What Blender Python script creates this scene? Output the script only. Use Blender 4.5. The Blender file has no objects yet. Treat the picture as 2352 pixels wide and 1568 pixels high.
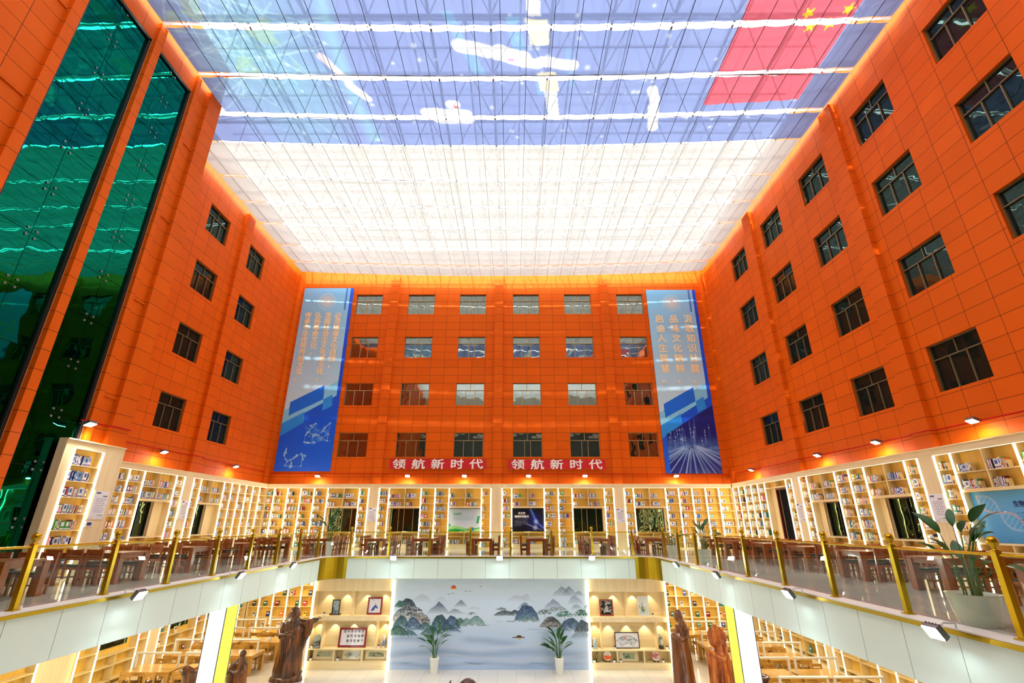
import bpy, bmesh, math, random
import numpy as np
from mathutils import Vector, Matrix

# ------------------------------------------------------------------ camera, sky, sun, exposure
SC = bpy.context.scene
COL = SC.collection
cam_d = bpy.data.cameras.new('camera')
cam_d.sensor_width = 36.0
cam_d.lens = 1092.0 / 2352.0 * 36.0
cam_d.clip_end = 200
cam = bpy.data.objects.new('camera', cam_d)
COL.objects.link(cam)
cam.location = (0, 0, 1.5)
cam.rotation_euler = (math.radians(90 + 20.855), 0, math.atan(4 / 1092))
SC.camera = cam

SC.view_settings.view_transform = 'Standard'
SC.view_settings.look = 'None'
SC.view_settings.gamma = 1.0
SC.view_settings.use_curve_mapping = False
SC.view_settings.exposure = 1.2

world = bpy.data.worlds.new('sky')
SC.world = world
world.use_nodes = True
_bg = world.node_tree.nodes['Background']
_bg.inputs['Color'].default_value = (1.0, 0.99, 0.97, 1)
_bg.inputs['Strength'].default_value = 5.9

sun_d = bpy.data.lights.new('sun', 'SUN')
sun_d.energy = 2.6
sun_d.angle = 0.018
sun_d.color = (1.0, 0.95, 0.86)
sun = bpy.data.objects.new('sun', sun_d)
COL.objects.link(sun)
sun.location = (0, 0, 40)
sun.rotation_euler = Vector((0.10, 0.72, -0.70)).to_track_quat('-Z', 'Y').to_euler()

LED_W, LED_LO, FLOOD, COLUMN, CEILP, SPOT = 6.0, 3.0, 100.0, 1.5, 5.0, 1.1

cy = SC.cycles
cy.max_bounces = 7
cy.diffuse_bounces = 3
cy.glossy_bounces = 3
cy.transmission_bounces = 4
cy.transparent_max_bounces = 14
cy.caustics_reflective = False
cy.caustics_refractive = False
cy.sample_clamp_indirect = 4.0
cy.use_denoising = True

RND = random.Random(7)
PI = math.pi

# ------------------------------------------------------------------ helpers
def s2l(c):
    return tuple(((v / 12.92) if v <= 0.04045 else ((v + 0.055) / 1.055) ** 2.4) for v in c)

def rgb(r, g, b):
    return s2l((r / 255., g / 255., b / 255.))

def npl(a):
    return np.where(a <= 0.04045, a / 12.92, ((np.clip(a, 0, 1) + 0.055) / 1.055) ** 2.4)

ROOT = {}

class MB:
    def __init__(s):
        s.v = []; s.f = []; s.m = []; s.mats = []; s.sm = []
    def mi(s, mat):
        if mat not in s.mats: s.mats.append(mat)
        return s.mats.index(mat)
    def add(s, vs, fs, mat, smooth=False):
        o = len(s.v); k = s.mi(mat)
        s.v.extend(tuple(v) for v in vs)
        for f in fs:
            s.f.append(tuple(i + o for i in f)); s.m.append(k); s.sm.append(smooth)
        return s
    def box(s, x0, x1, y0, y1, z0, z1, mat):
        x0, x1 = min(x0, x1), max(x0, x1); y0, y1 = min(y0, y1), max(y0, y1); z0, z1 = min(z0, z1), max(z0, z1)
        vs = [(x0,y0,z0),(x1,y0,z0),(x1,y1,z0),(x0,y1,z0),(x0,y0,z1),(x1,y0,z1),(x1,y1,z1),(x0,y1,z1)]
        return s.add(vs, [(0,3,2,1),(4,5,6,7),(0,1,5,4),(1,2,6,5),(2,3,7,6),(3,0,4,7)], mat)
    def obox(s, c, half, M, mat):
        vs = []
        for z in (-1, 1):
            for (x, y) in ((-1,-1),(1,-1),(1,1),(-1,1)):
                vs.append(Vector(c) + M @ Vector((x*half[0], y*half[1], z*half[2])))
        return s.add(vs, [(0,3,2,1),(4,5,6,7),(0,1,5,4),(1,2,6,5),(2,3,7,6),(3,0,4,7)], mat)
    def bar(s, a, b, w, h, mat):
        a = Vector(a); b = Vector(b); d = b - a
        q = d.to_track_quat('Z', 'Y').to_matrix()
        return s.obox((a + b) / 2, (w/2, h/2, d.length/2), q, mat)
    def tube(s, pts, r, mat, n=8, caps=True, smooth=True):
        pts = [Vector(p) for p in pts]
        rs = r if isinstance(r, (list, tuple)) else [r] * len(pts)
        vs = []; fs = []
        for i, p in enumerate(pts):
            t = (pts[min(i+1, len(pts)-1)] - pts[max(i-1, 0)])
            q = t.to_track_quat('Z', 'Y').to_matrix()
            for k in range(n):
                a = 2*PI*k/n
                vs.append(p + q @ Vector((math.cos(a)*rs[i], math.sin(a)*rs[i], 0)))
        for i in range(len(pts)-1):
            for k in range(n):
                fs.append((i*n+k, i*n+(k+1)%n, (i+1)*n+(k+1)%n, (i+1)*n+k))
        s.add(vs, fs, mat, smooth)
        if caps:
            s.add(vs[:n], [tuple(range(n))[::-1]], mat); s.add(vs[-n:], [tuple(range(n))], mat)
        return s
    def lathe(s, c, prof, mat, n=16, sx=1.0, sy=1.0, smooth=True):
        vs = []; fs = []
        for (r, z) in prof:
            for k in range(n):
                a = 2*PI*k/n
                vs.append((c[0]+math.cos(a)*r*sx, c[1]+math.sin(a)*r*sy, c[2]+z))
        for i in range(len(prof)-1):
            for k in range(n):
                fs.append((i*n+k, i*n+(k+1)%n, (i+1)*n+(k+1)%n, (i+1)*n+k))
        s.add(vs, fs, mat, smooth)
        s.add(vs[:n], [tuple(range(n))[::-1]], mat); s.add(vs[-n:], [tuple(range(n))], mat)
        return s
    def prism(s, poly, z0, z1, mat, side=None):
        n = len(poly)
        vs = [(x,y,z0) for x,y in poly] + [(x,y,z1) for x,y in poly]
        s.add(vs, [tuple(range(n))[::-1], tuple(range(n, 2*n))], mat)
        return s.add(vs, [(i, (i+1)%n, n+(i+1)%n, n+i) for i in range(n)], side or mat)
    def build(s, name, parent=None, loc=None):
        me = bpy.data.meshes.new(name)
        off = Vector(ROOT.get(parent.name, (0,0,0))) if parent else (Vector(loc) if loc else Vector((0,0,0)))
        if off.length > 0:
            vs = [(v[0]-off[0], v[1]-off[1], v[2]-off[2]) for v in s.v]
        else: vs = s.v
        me.from_pydata(vs, [], s.f)
        for m in s.mats: me.materials.append(m)
        if len(s.mats) > 1: me.polygons.foreach_set('material_index', s.m)
        me.polygons.foreach_set('use_smooth', s.sm)
        me.update()
        o = bpy.data.objects.new(name, me)
        COL.objects.link(o)
        if parent:
            o.parent = parent; ROOT[o.name] = tuple(off)
        else:
            if loc: o.location = loc
            ROOT[o.name] = tuple(off)
        return o

def tag(o, label=None, cat=None, group=None, kind=None):
    if label: o['label'] = label
    if cat: o['category'] = cat
    if group: o['group'] = group
    if kind: o['kind'] = kind
    return o

def thing(name, label, cat, loc=(0,0,0), group=None):
    o = bpy.data.objects.new(name, None)
    o.empty_display_size = 0.1
    COL.objects.link(o); o.location = loc
    ROOT[o.name] = tuple(loc)
    return tag(o, label, cat, group)

def struct(o, label=None):
    o['kind'] = 'structure'
    if label: o['label'] = label
    return o

def dup(root, loc, rotz=0.0, label=None, group=None):
    r = root.copy(); COL.objects.link(r); r.location = loc; r.rotation_euler = (0,0,rotz)
    if label: r['label'] = label
    if group: r['group'] = group
    for ch in list(root.children):
        c = ch.copy(); COL.objects.link(c); c.parent = r
        for g in list(ch.children):
            d = g.copy(); COL.objects.link(d); d.parent = c
    return r

ORD = ['first','second','third','fourth','fifth','sixth','seventh','eighth','ninth','tenth','eleventh','twelfth',
       '13th','14th','15th','16th','17th','18th','19th','20th','21st','22nd','23rd','24th','25th','26th','27th','28th','29th','30th']

# ------------------------------------------------------------------ materials
MATS = {}
def newmat(name):
    m = bpy.data.materials.new(name); m.use_nodes = True
    nt = m.node_tree
    b = nt.nodes['Principled BSDF']
    return m, nt, b

def pmat(name, col, rough=0.5, metal=0.0, spec=0.5, var=0.05, scale=6.0, emit=None, coat=0.0):
    if name in MATS: return MATS[name]
    m, nt, b = newmat(name)
    c = rgb(*col)
    b.inputs['Roughness'].default_value = rough
    b.inputs['Metallic'].default_value = metal
    b.inputs['Specular IOR Level'].default_value = spec
    if coat: b.inputs['Coat Weight'].default_value = coat
    if var:
        tc = nt.nodes.new('ShaderNodeTexCoord'); ns = nt.nodes.new('ShaderNodeTexNoise')
        ns.inputs['Scale'].default_value = scale
        rp = nt.nodes.new('ShaderNodeMapRange')
        rp.inputs['To Min'].default_value = 1 - var*2; rp.inputs['To Max'].default_value = 1 + var*2
        mx = nt.nodes.new('ShaderNodeMix'); mx.data_type = 'RGBA'; mx.blend_type = 'MULTIPLY'
        mx.inputs[0].default_value = 1.0
        mx.inputs[6].default_value = (*c, 1)
        nt.links.new(tc.outputs['Object'], ns.inputs['Vector'])
        nt.links.new(ns.outputs['Fac'], rp.inputs['Value'])
        nt.links.new(rp.outputs['Result'], mx.inputs[7])
        nt.links.new(mx.outputs[2], b.inputs['Base Color'])
    else:
        b.inputs['Base Color'].default_value = (*c, 1)
    if emit:
        b.inputs['Emission Color'].default_value = (*emit[0], 1)
        b.inputs['Emission Strength'].default_value = emit[1]
    MATS[name] = m
    return m

def wood(name, c1, c2, axis='z', rough=0.45, scale=1.0, coat=0.0):
    m, nt, b = newmat(name)
    tc = nt.nodes.new('ShaderNodeTexCoord'); mp = nt.nodes.new('ShaderNodeMapping')
    sc = {'z': (9, 9, 0.5), 'x': (0.5, 9, 9), 'y': (9, 0.5, 9)}[axis]
    mp.inputs['Scale'].default_value = [v*scale for v in sc]
    ns = nt.nodes.new('ShaderNodeTexNoise'); ns.inputs['Scale'].default_value = 1.3
    ns.inputs['Detail'].default_value = 4; ns.inputs['Distortion'].default_value = 0.6
    cr = nt.nodes.new('ShaderNodeValToRGB')
    cr.color_ramp.elements[0].position = 0.3; cr.color_ramp.elements[0].color = (*rgb(*c1), 1)
    cr.color_ramp.elements[1].position = 0.7; cr.color_ramp.elements[1].color = (*rgb(*c2), 1)
    nt.links.new(tc.outputs['Object'], mp.inputs['Vector']); nt.links.new(mp.outputs['Vector'], ns.inputs['Vector'])
    nt.links.new(ns.outputs['Fac'], cr.inputs['Fac']); nt.links.new(cr.outputs['Color'], b.inputs['Base Color'])
    b.inputs['Roughness'].default_value = rough
    if coat: b.inputs['Coat Weight'].default_value = coat; b.inputs['Coat Roughness'].default_value = 0.1
    MATS[name] = m
    return m

def emat(name, col, strength):
    m = bpy.data.materials.new(name); m.use_nodes = True
    nt = m.node_tree; nt.nodes.remove(nt.nodes['Principled BSDF'])
    e = nt.nodes.new('ShaderNodeEmission'); e.inputs['Color'].default_value = (*col, 1); e.inputs['Strength'].default_value = strength
    nt.links.new(e.outputs[0], nt.nodes['Material Output'].inputs['Surface'])
    return m

def math_node(nt, op, a, b=None):
    n = nt.nodes.new('ShaderNodeMath'); n.operation = op
    for i, v in enumerate((a, b)):
        if v is None: continue
        if hasattr(v, 'node') or isinstance(v, bpy.types.NodeSocket): nt.links.new(v, n.inputs[i])
        else: n.inputs[i].default_value = v
    return n.outputs[0]

def grid_mat(name, col, line, ax1, p1, a1, ax2, p2, a2, lw=0.018, rough=0.6, spec=0.12, var=0.10, lines2=True, noise=0.12, bump=0):
    """sheet or tile cladding: stack-bonded panels with thin joints, each panel a little different"""
    m, nt, b = newmat(name)
    tc = nt.nodes.new('ShaderNodeTexCoord'); sp = nt.nodes.new('ShaderNodeSeparateXYZ')
    nt.links.new(tc.outputs['Object'], sp.inputs[0])
    u = math_node(nt, 'DIVIDE', math_node(nt, 'SUBTRACT', sp.outputs[ax1], a1), p1)
    v = math_node(nt, 'DIVIDE', math_node(nt, 'SUBTRACT', sp.outputs[ax2], a2), p2)
    def edge(t, p):
        f = math_node(nt, 'FRACT', t)
        d = math_node(nt, 'MINIMUM', f, math_node(nt, 'SUBTRACT', 1.0, f))
        return math_node(nt, 'LESS_THAN', d, lw*0.5/p)
    e = edge(v, p2)
    if lines2: e = math_node(nt, 'MAXIMUM', edge(u, p1), e)
    cb = nt.nodes.new('ShaderNodeCombineXYZ')
    nt.links.new(math_node(nt, 'FLOOR', u), cb.inputs[0]); nt.links.new(math_node(nt, 'FLOOR', v), cb.inputs[1])
    wn = nt.nodes.new('ShaderNodeTexWhiteNoise'); nt.links.new(cb.outputs[0], wn.inputs['Vector'])
    ns = nt.nodes.new('ShaderNodeTexNoise'); ns.inputs['Scale'].default_value = 0.7; ns.inputs['Detail'].default_value = 4
    nt.links.new(tc.outputs['Object'], ns.inputs['Vector'])
    k = math_node(nt, 'ADD', math_node(nt, 'MULTIPLY', wn.outputs['Value'], var), math_node(nt, 'MULTIPLY', ns.outputs['Fac'], noise))
    k = math_node(nt, 'ADD', k, 1 - var/2 - noise/2)
    mx = nt.nodes.new('ShaderNodeMix'); mx.data_type = 'RGBA'; mx.blend_type = 'MULTIPLY'; mx.inputs[0].default_value = 1
    mx.inputs[6].default_value = (*rgb(*col), 1); nt.links.new(k, mx.inputs[7])
    m2 = nt.nodes.new('ShaderNodeMix'); m2.data_type = 'RGBA'
    nt.links.new(e, m2.inputs[0]); nt.links.new(mx.outputs[2], m2.inputs[6]); m2.inputs[7].default_value = (*rgb(*line), 1)
    nt.links.new(m2.outputs[2], b.inputs['Base Color'])
    b.inputs['Roughness'].default_value = rough; b.inputs['Specular IOR Level'].default_value = spec
    if bump:
        bp = nt.nodes.new('ShaderNodeBump'); bp.inputs['Strength'].default_value = bump; bp.inputs['Distance'].default_value = 0.02
        nt.links.new(ns.outputs['Fac'], bp.inputs['Height']); nt.links.new(bp.outputs[0], b.inputs['Normal'])
    MATS[name] = m
    return m

def mirror_glass(name, refl, body, fac, bscale=0.35, bstr=0.25, tint_noise=0.0):
    """coated reflective glazing, slightly wavy"""
    m = bpy.data.materials.new(name); m.use_nodes = True
    nt = m.node_tree; nt.nodes.remove(nt.nodes['Principled BSDF'])
    g = nt.nodes.new('ShaderNodeBsdfGlossy'); g.inputs['Color'].default_value = (*refl, 1); g.inputs['Roughness'].default_value = 0.015
    d = nt.nodes.new('ShaderNodeBsdfDiffuse'); d.inputs['Color'].default_value = (*body, 1)
    mx = nt.nodes.new('ShaderNodeMixShader'); mx.inputs[0].default_value = fac
    tc = nt.nodes.new('ShaderNodeTexCoord'); ns = nt.nodes.new('ShaderNodeTexNoise'); ns.inputs['Scale'].default_value = bscale
    ns.inputs['Detail'].default_value = 1.5
    bp = nt.nodes.new('ShaderNodeBump'); bp.inputs['Strength'].default_value = bstr; bp.inputs['Distance'].default_value = 0.05
    nt.links.new(tc.outputs['Object'], ns.inputs['Vector']); nt.links.new(ns.outputs['Fac'], bp.inputs['Height'])
    nt.links.new(bp.outputs[0], g.inputs['Normal'])
    nt.links.new(d.outputs[0], mx.inputs[1]); nt.links.new(g.outputs[0], mx.inputs[2])
    nt.links.new(mx.outputs[0], nt.nodes['Material Output'].inputs['Surface'])
    return m

def clear_glass(name, tint, rough=0.0, ior=1.45):
    m = bpy.data.materials.new(name); m.use_nodes = True
    nt = m.node_tree; nt.nodes.remove(nt.nodes['Principled BSDF'])
    t = nt.nodes.new('ShaderNodeBsdfTransparent'); t.inputs['Color'].default_value = (*tint, 1)
    g = nt.nodes.new('ShaderNodeBsdfGlossy'); g.inputs['Roughness'].default_value = rough
    fr = nt.nodes.new('ShaderNodeLayerWeight'); fr.inputs['Blend'].default_value = 0.5
    f4 = math_node(nt, 'ADD', math_node(nt, 'MULTIPLY', math_node(nt, 'POWER', fr.outputs['Facing'], 4.0), 0.45), 0.03)
    mx = nt.nodes.new('ShaderNodeMixShader')
    nt.links.new(f4, mx.inputs[0]); nt.links.new(t.outputs[0], mx.inputs[1]); nt.links.new(g.outputs[0], mx.inputs[2])
    nt.links.new(mx.outputs[0], nt.nodes['Material Output'].inputs['Surface'])
    return m

def painted(name, rough=0.5, spec=0.4, coat=0.0):
    m, nt, b = newmat(name)
    a = nt.nodes.new('ShaderNodeAttribute'); a.attribute_name = 'Col'
    nt.links.new(a.outputs['Color'], b.inputs['Base Color'])
    b.inputs['Roughness'].default_value = rough; b.inputs['Specular IOR Level'].default_value = spec
    if coat: b.inputs['Coat Weight'].default_value = coat; b.inputs['Coat Roughness'].default_value = 0.02
    return m

def cloth_mat(name, see, dens):
    m = bpy.data.materials.new(name); m.use_nodes = True
    nt = m.node_tree; nt.nodes.remove(nt.nodes['Principled BSDF'])
    a = nt.nodes.new('ShaderNodeAttribute'); a.attribute_name = 'Col'
    tl = nt.nodes.new('ShaderNodeBsdfTranslucent'); tp = nt.nodes.new('ShaderNodeBsdfTransparent'); df = nt.nodes.new('ShaderNodeBsdfDiffuse')
    sc = nt.nodes.new('ShaderNodeVectorMath'); sc.operation = 'SCALE'; sc.inputs['Scale'].default_value = dens
    nt.links.new(a.outputs['Color'], sc.inputs[0])
    for n in (tl, tp, df): nt.links.new(sc.outputs[0], n.inputs['Color'])
    m1 = nt.nodes.new('ShaderNodeMixShader'); m1.inputs[0].default_value = see
    m0 = nt.nodes.new('ShaderNodeMixShader'); m0.inputs[0].default_value = 0.12
    nt.links.new(tl.outputs[0], m0.inputs[1]); nt.links.new(df.outputs[0], m0.inputs[2])
    nt.links.new(m0.outputs[0], m1.inputs[1]); nt.links.new(tp.outputs[0], m1.inputs[2])
    nt.links.new(m1.outputs[0], nt.nodes['Material Output'].inputs['Surface'])
    return m

ORANGE, ORJ = (224, 96, 7), (112, 54, 8)
M_wall_x = grid_mat('orange cladding facing the hall', ORANGE, ORJ, 0, 0.97, -0.05, 2, 0.573, 7.15)
M_wall_y = grid_mat('orange cladding of the side walls', ORANGE, ORJ, 1, 0.97, 25.35, 2, 0.573, 7.15)
M_pil = grid_mat('orange cladding of the pilasters', ORANGE, ORJ, 0, 50, -20, 2, 0.573, 7.15, lines2=False)
M_dark = pmat('unlit room', (14, 9, 8), 0.8)
M_reveal = pmat('orange reveal', (204, 88, 10), 0.6, spec=0.15)
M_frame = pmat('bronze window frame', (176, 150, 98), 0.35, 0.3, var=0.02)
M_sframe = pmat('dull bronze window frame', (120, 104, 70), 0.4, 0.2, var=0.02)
M_darkframe = pmat('black window frame', (22, 24, 24), 0.4, var=0.02)
M_gl_back = mirror_glass('reflective window glass', (0.82, 0.90, 0.82), (0.012, 0.017, 0.014), 0.30, 1.1, 0.16)
M_gl_side = mirror_glass('dark window glass', (0.34, 0.56, 0.52), (0.010, 0.014, 0.012), 0.075, 1.0, 0.3)
M_gl_low = mirror_glass('black window glass', (0.5, 0.72, 0.42), (0.006, 0.010, 0.006), 0.11, 1.4, 0.3)
M_green = mirror_glass('green curtain glass', (0.003, 0.165, 0.105), (0.0005, 0.008, 0.004), 0.9, 0.9, 0.16)
M_wood_v = wood('pale ash veneer upright', (236, 212, 158), (248, 232, 186), 'z', 0.5)
M_wood_h = wood('pale ash veneer', (236, 214, 158), (248, 232, 186), 'x', 0.5)
M_wood_hy = wood('pale ash veneer along side walls', (236, 214, 158), (248, 232, 186), 'y', 0.5)
M_back = wood('honey shelf back', (232, 184, 74), (242, 200, 92), 'z', 0.5)
M_shelf = pmat('shelf board', (244, 220, 158), 0.5)
M_led = emat('warm white led', (1.0, 0.80, 0.46), LED_W)
M_led_thin = emat('thin led line', (1.0, 0.84, 0.5), 1.1)
M_led_low = emat('warm white led below', (1.0, 0.84, 0.52), LED_LO)
M_flood = emat('flood lamp lens', (1.0, 0.95, 0.9), FLOOD*2.5)
M_flood_low = emat('flood lamp lens below', (0.86, 0.97, 1.0), FLOOD*1.7)
M_alu = pmat('grey aluminium', (120, 124, 128), 0.35, 0.8, var=0.02)
M_pipe = pmat('red conduit', (196, 10, 8), 0.6, spec=0.2)
M_gold = pmat('polished brass', (196, 164, 20), 0.2, 0.75, var=0.03, scale=3)
M_goldb = pmat('brushed brass sheet', (172, 144, 16), 0.3, 0.78, var=0.06, scale=2)
M_fascia = pmat('white fascia panel', (222, 232, 226), 0.3, var=0.01, coat=0.2)
M_fascia_x = grid_mat('white fascia panels across', (222, 246, 238), (146, 160, 154), 0, 1.12, -8.05, 2, 5.0, -3, lw=0.014, rough=0.3, var=0.03, noise=0.02)
M_fascia_y = grid_mat('white fascia panels along', (222, 246, 238), (146, 160, 154), 1, 1.12, 9.38, 2, 5.0, -3, lw=0.014, rough=0.3, var=0.03, noise=0.02)
M_rail_glass = clear_glass('railing glass', (0.90, 0.95, 0.90))
M_floor = grid_mat('polished grey marble tile', (206, 208, 202), (150, 148, 142), 0, 0.8, 0, 1, 0.8, 0, lw=0.006, rough=0.06, spec=0.6, var=0.06, noise=0.16)
M_floor_low = grid_mat('polished beige floor tile', (232, 226, 212), (170, 162, 150), 0, 0.8, 0.1, 1, 0.8, 0.2, lw=0.01, rough=0.07, spec=0.6, var=0.05, noise=0.08)
M_white = pmat('white plaster', (236, 236, 230), 0.6)
M_ceil = pmat('white ceiling board', (232, 230, 224), 0.7, var=0.01)
M_brown = wood('reddish brown wood', (136, 56, 18), (170, 78, 24), 'x', 0.3, coat=0.3)
M_cush = pmat('black seat pad', (34, 30, 30), 0.45)
M_oak = wood('yellow oak', (196, 142, 52), (214, 164, 76), 'x', 0.35, coat=0.2)
M_oakd = pmat('dark oak seat', (120, 84, 30), 0.4)
M_bar = pmat('white enamel tube', (226, 226, 218), 0.3, var=0.01)
M_steel = pmat('grey steel tube', (208, 204, 206), 0.5, 0.2, var=0.04)
M_wire = pmat('dark steel wire', (24, 28, 60), 0.5, 0.3, var=0.0)
M_wire_w = pmat('grey steel wire', (150, 140, 128), 0.5, 0.1, var=0.0)
M_blackm = pmat('black metal', (18, 18, 18), 0.4, var=0.02)
M_paper = pmat('white paper board', (240, 240, 238), 0.5, var=0.01)
M_navy = pmat('navy print', (24, 40, 110), 0.6, var=0.01)
M_redban = pmat('red banner cloth', (205, 10, 22), 0.6, var=0.04)
M_letter = pmat('white lettering', (250, 246, 240), 0.6, var=0.0)
M_letgold = pmat('pale gold lettering', (250, 238, 200), 0.5, var=0.0)
M_letgrey = pmat('grey beige emblem print', (206, 208, 206), 0.6, var=0.0)
M_green_txt = pmat('green lettering', (60, 150, 90), 0.6, var=0.0)
M_potw = pmat('white glazed pot', (232, 238, 230), 0.15, coat=0.4, var=0.01)
M_soil = pmat('dark soil', (48, 36, 24), 0.9)
M_leaf = pmat('deep green leaf', (38, 96, 34), 0.35, var=0.25, scale=9)
M_stem = pmat('green stem', (70, 112, 44), 0.5, var=0.1)
M_paint = painted('printed panel', 0.35, 0.4)
M_paint_gl = painted('glossy printed wall panel', 0.12, 0.5, 0.5)
M_cloth_b = cloth_mat('printed blue shade cloth', 0.24, 0.160)
M_cloth_w = cloth_mat('white shade cloth', 0.12, 0.134)
M_cloth_f = cloth_mat('bright unseen shade cloth', 0.0, 0.26)  # for the added cloth out of view, passing more light than its neighbours
M_cloth_h = cloth_mat('white cloth hem', 0.0, 0.26)
# ------------------------------------------------------------------ the setting: walls with openings
FL = -4.62
M_front_refl = grid_mat('added pale reflector panel', (206, 210, 196), (150, 152, 140), 0, 1.4, 0, 2, 1.7, 0, lw=0.03)  # pale tone for an added reflector behind the camera
M_front = grid_mat('grey green glazed front wall', (78, 92, 86), (40, 46, 44), 0, 1.4, 0, 2, 1.7, 0, lw=0.06, rough=0.4, spec=0.3)
XL, XR, YB, XBLK, YBLK = -16.1, 14.2, 32.0, -13.2, 16.2
TOP = 21.2
ROWS = [(5.55, 7.15), (9.02, 10.60), (12.48, 14.07), (15.86, 17.46)]

def wall_panel(name, axis, c, sgn, u0, u1, z0, z1, holes, mat, depth=0.2):
    """axis 'x': plane y=c running along x; 'y': plane x=c running along y. sgn: direction away from the room."""
    us = sorted({u0, u1, *[h[0] for h in holes], *[h[1] for h in holes]})
    zs = sorted({z0, z1, *[h[2] for h in holes], *[h[3] for h in holes]})
    P = (lambda u, d, z: (u, c + d*sgn, z)) if axis == 'x' else (lambda u, d, z: (c + d*sgn, u, z))
    mb = MB()
    for i in range(len(us)-1):
        for j in range(len(zs)-1):
            um, zm = (us[i]+us[i+1])/2, (zs[j]+zs[j+1])/2
            if any(h[0] < um < h[1] and h[2] < zm < h[3] for h in holes): continue
            mb.add([P(us[i],0,zs[j]), P(us[i+1],0,zs[j]), P(us[i+1],0,zs[j+1]), P(us[i],0,zs[j+1])], [(0,1,2,3)], mat)
    for h in holes:
        a, b, lo, hi = h[:4]
        for (p, q) in (((a,lo),(b,lo)), ((b,lo),(b,hi)), ((b,hi),(a,hi)), ((a,hi),(a,lo))):
            mb.add([P(p[0],0,p[1]), P(q[0],0,q[1]), P(q[0],depth,q[1]), P(p[0],depth,p[1])], [(0,1,2,3)], M_reveal if lo > 3 else M_wood_v)
    # the outer face gives thickness; its near-black colour stands in for unlit rooms
    mb.add([P(u0,0.4,z0), P(u1,0.4,z0), P(u1,0.4,z1), P(u0,0.4,z1)], [(0,1,2,3)], M_dark)
    mb.add([P(u0,0,z1), P(u1,0,z1), P(u1,0.4,z1), P(u0,0.4,z1)], [(0,1,2,3)], mat)
    return struct(mb.build(name)), P

WN = [0]
def window(axis, c, sgn, h, glass, nsash=3, frame=None, parent_name='window', transom=True, bias=0.0):
    a, b, lo, hi = h
    P = (lambda u, d, z: (u, c + d*sgn, z)) if axis == 'x' else (lambda u, d, z: (c + d*sgn, u, z))
    frame = frame or M_frame
    WN[0] += 1
    mb = MB(); w = 0.026
    def bx(u0, u1, d0, d1, z0, z1, m):
        p, q = P(u0, d0, z0), P(u1, d1, z1); mb.box(p[0], q[0], p[1], q[1], p[2], q[2], m)
    bx(a, a+w, 0.10, 0.19, lo, hi, frame); bx(b-w, b, 0.10, 0.19, lo, hi, frame)
    bx(a+w, b-w, 0.10, 0.19, lo, lo+w, frame); bx(a+w, b-w, 0.10, 0.19, hi-w, hi, frame)
    zt = hi
    if transom:
        zt = lo + (hi-lo)*0.68
        bx(a+w, b-w, 0.10, 0.18, zt-w*0.6, zt+w*0.6, frame)
        bx((a+b)/2-0.015, (a+b)/2+0.015, 0.12, 0.18, zt, hi-w, frame)
    for k in range(1, nsash):
        u = a + (b-a)*k/nsash + bias*(1 if k % 2 else -1)
        bx(u-0.017, u+0.017, 0.11, 0.18, lo+w, zt, frame)
    base = P((a+b)/2, 0.15, lo)
    o = struct(mb.build('window_%d' % WN[0], loc=base))
    gm = MB()
    p, q = P(a+0.01, 0.165, lo+0.01), P(b-0.01, 0.175, hi-0.01)
    gm.box(p[0], q[0], p[1], q[1], p[2], q[2], glass)
    gm.build('glass', o)
    return o

BW = [(-11.72,-9.78), (-7.84,-5.88), (-4.0,-2.05), (-0.05,1.88), (3.76,5.72), (7.66,9.6)]
LW = [(21.05,22.86), (24.92,26.82)]
RW = [(25.35,27.2), (21.38,23.28), (17.46,19.38), (13.55,15.45), (9.82,11.66), (5.9,7.7)]
hb = [(a, b, lo, hi) for a, b in BW for lo, hi in ROWS]
# openings at shelf level behind the bookcases
WB = [(-11.72,-9.95), (-7.85,-6.0), (3.78,5.62), (7.68,9.5)]
low_b = [(a, b, 0.95, 2.36) for a, b in WB]
LWB = [(21.05,22.35), (24.98,26.2)]
low_l = [(a, b, 0.95, 2.37) for a, b in LWB]
RWB = [(21.45,23.02), (17.5,19.15)]
low_r = [(a, b, 0.95, 2.36) for a, b in RWB]
door_r = (25.6, 27.0, 0.0, 3.22)
wb, _ = wall_panel('wall_back', 'x', YB, 1, XL, XR, FL-0.03, TOP, hb + low_b, M_wall_x)
hl = [(a, b, lo, hi) for a, b in LW for lo, hi in ROWS]
wl, _ = wall_panel('wall_left', 'y', XL, -1, -4.0, YB, FL-0.03, TOP, hl + low_l, M_wall_y)
hr = [(a, b, lo, hi) for a, b in RW for lo, hi in ROWS]
wr, _ = wall_panel('wall_right', 'y', XR, 1, -4.0, YB, FL-0.03, TOP, hr + low_r + [door_r], M_wall_y)
wf, _ = wall_panel('wall_front', 'x', -4.0, -1, XL, XR, FL-0.03, TOP, [], M_front)
mb = MB(); mb.box(XBLK, XR, -4.0, -3.9, 13.2, 18.9, M_front_refl); struct(mb.build('wall_front_reflector'))  # added out of view to lighten window reflections and bounce light
rq = random.Random(3)
for h in hb: window('x', YB, 1, h, M_gl_back, bias=rq.choice((0, 0, 0.05, 0.12)))
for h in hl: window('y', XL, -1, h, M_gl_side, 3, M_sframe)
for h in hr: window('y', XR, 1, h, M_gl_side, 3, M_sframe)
for h in low_b: window('x', YB, 1, h, M_gl_low, 4, None, transom=False, bias=0.06)
for h in low_l: window('y', XL, -1, h, M_gl_low, 2, M_darkframe, transom=False)
for h in low_r: window('y', XR, 1, h, M_gl_low, 2, M_darkframe, transom=False)
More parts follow.
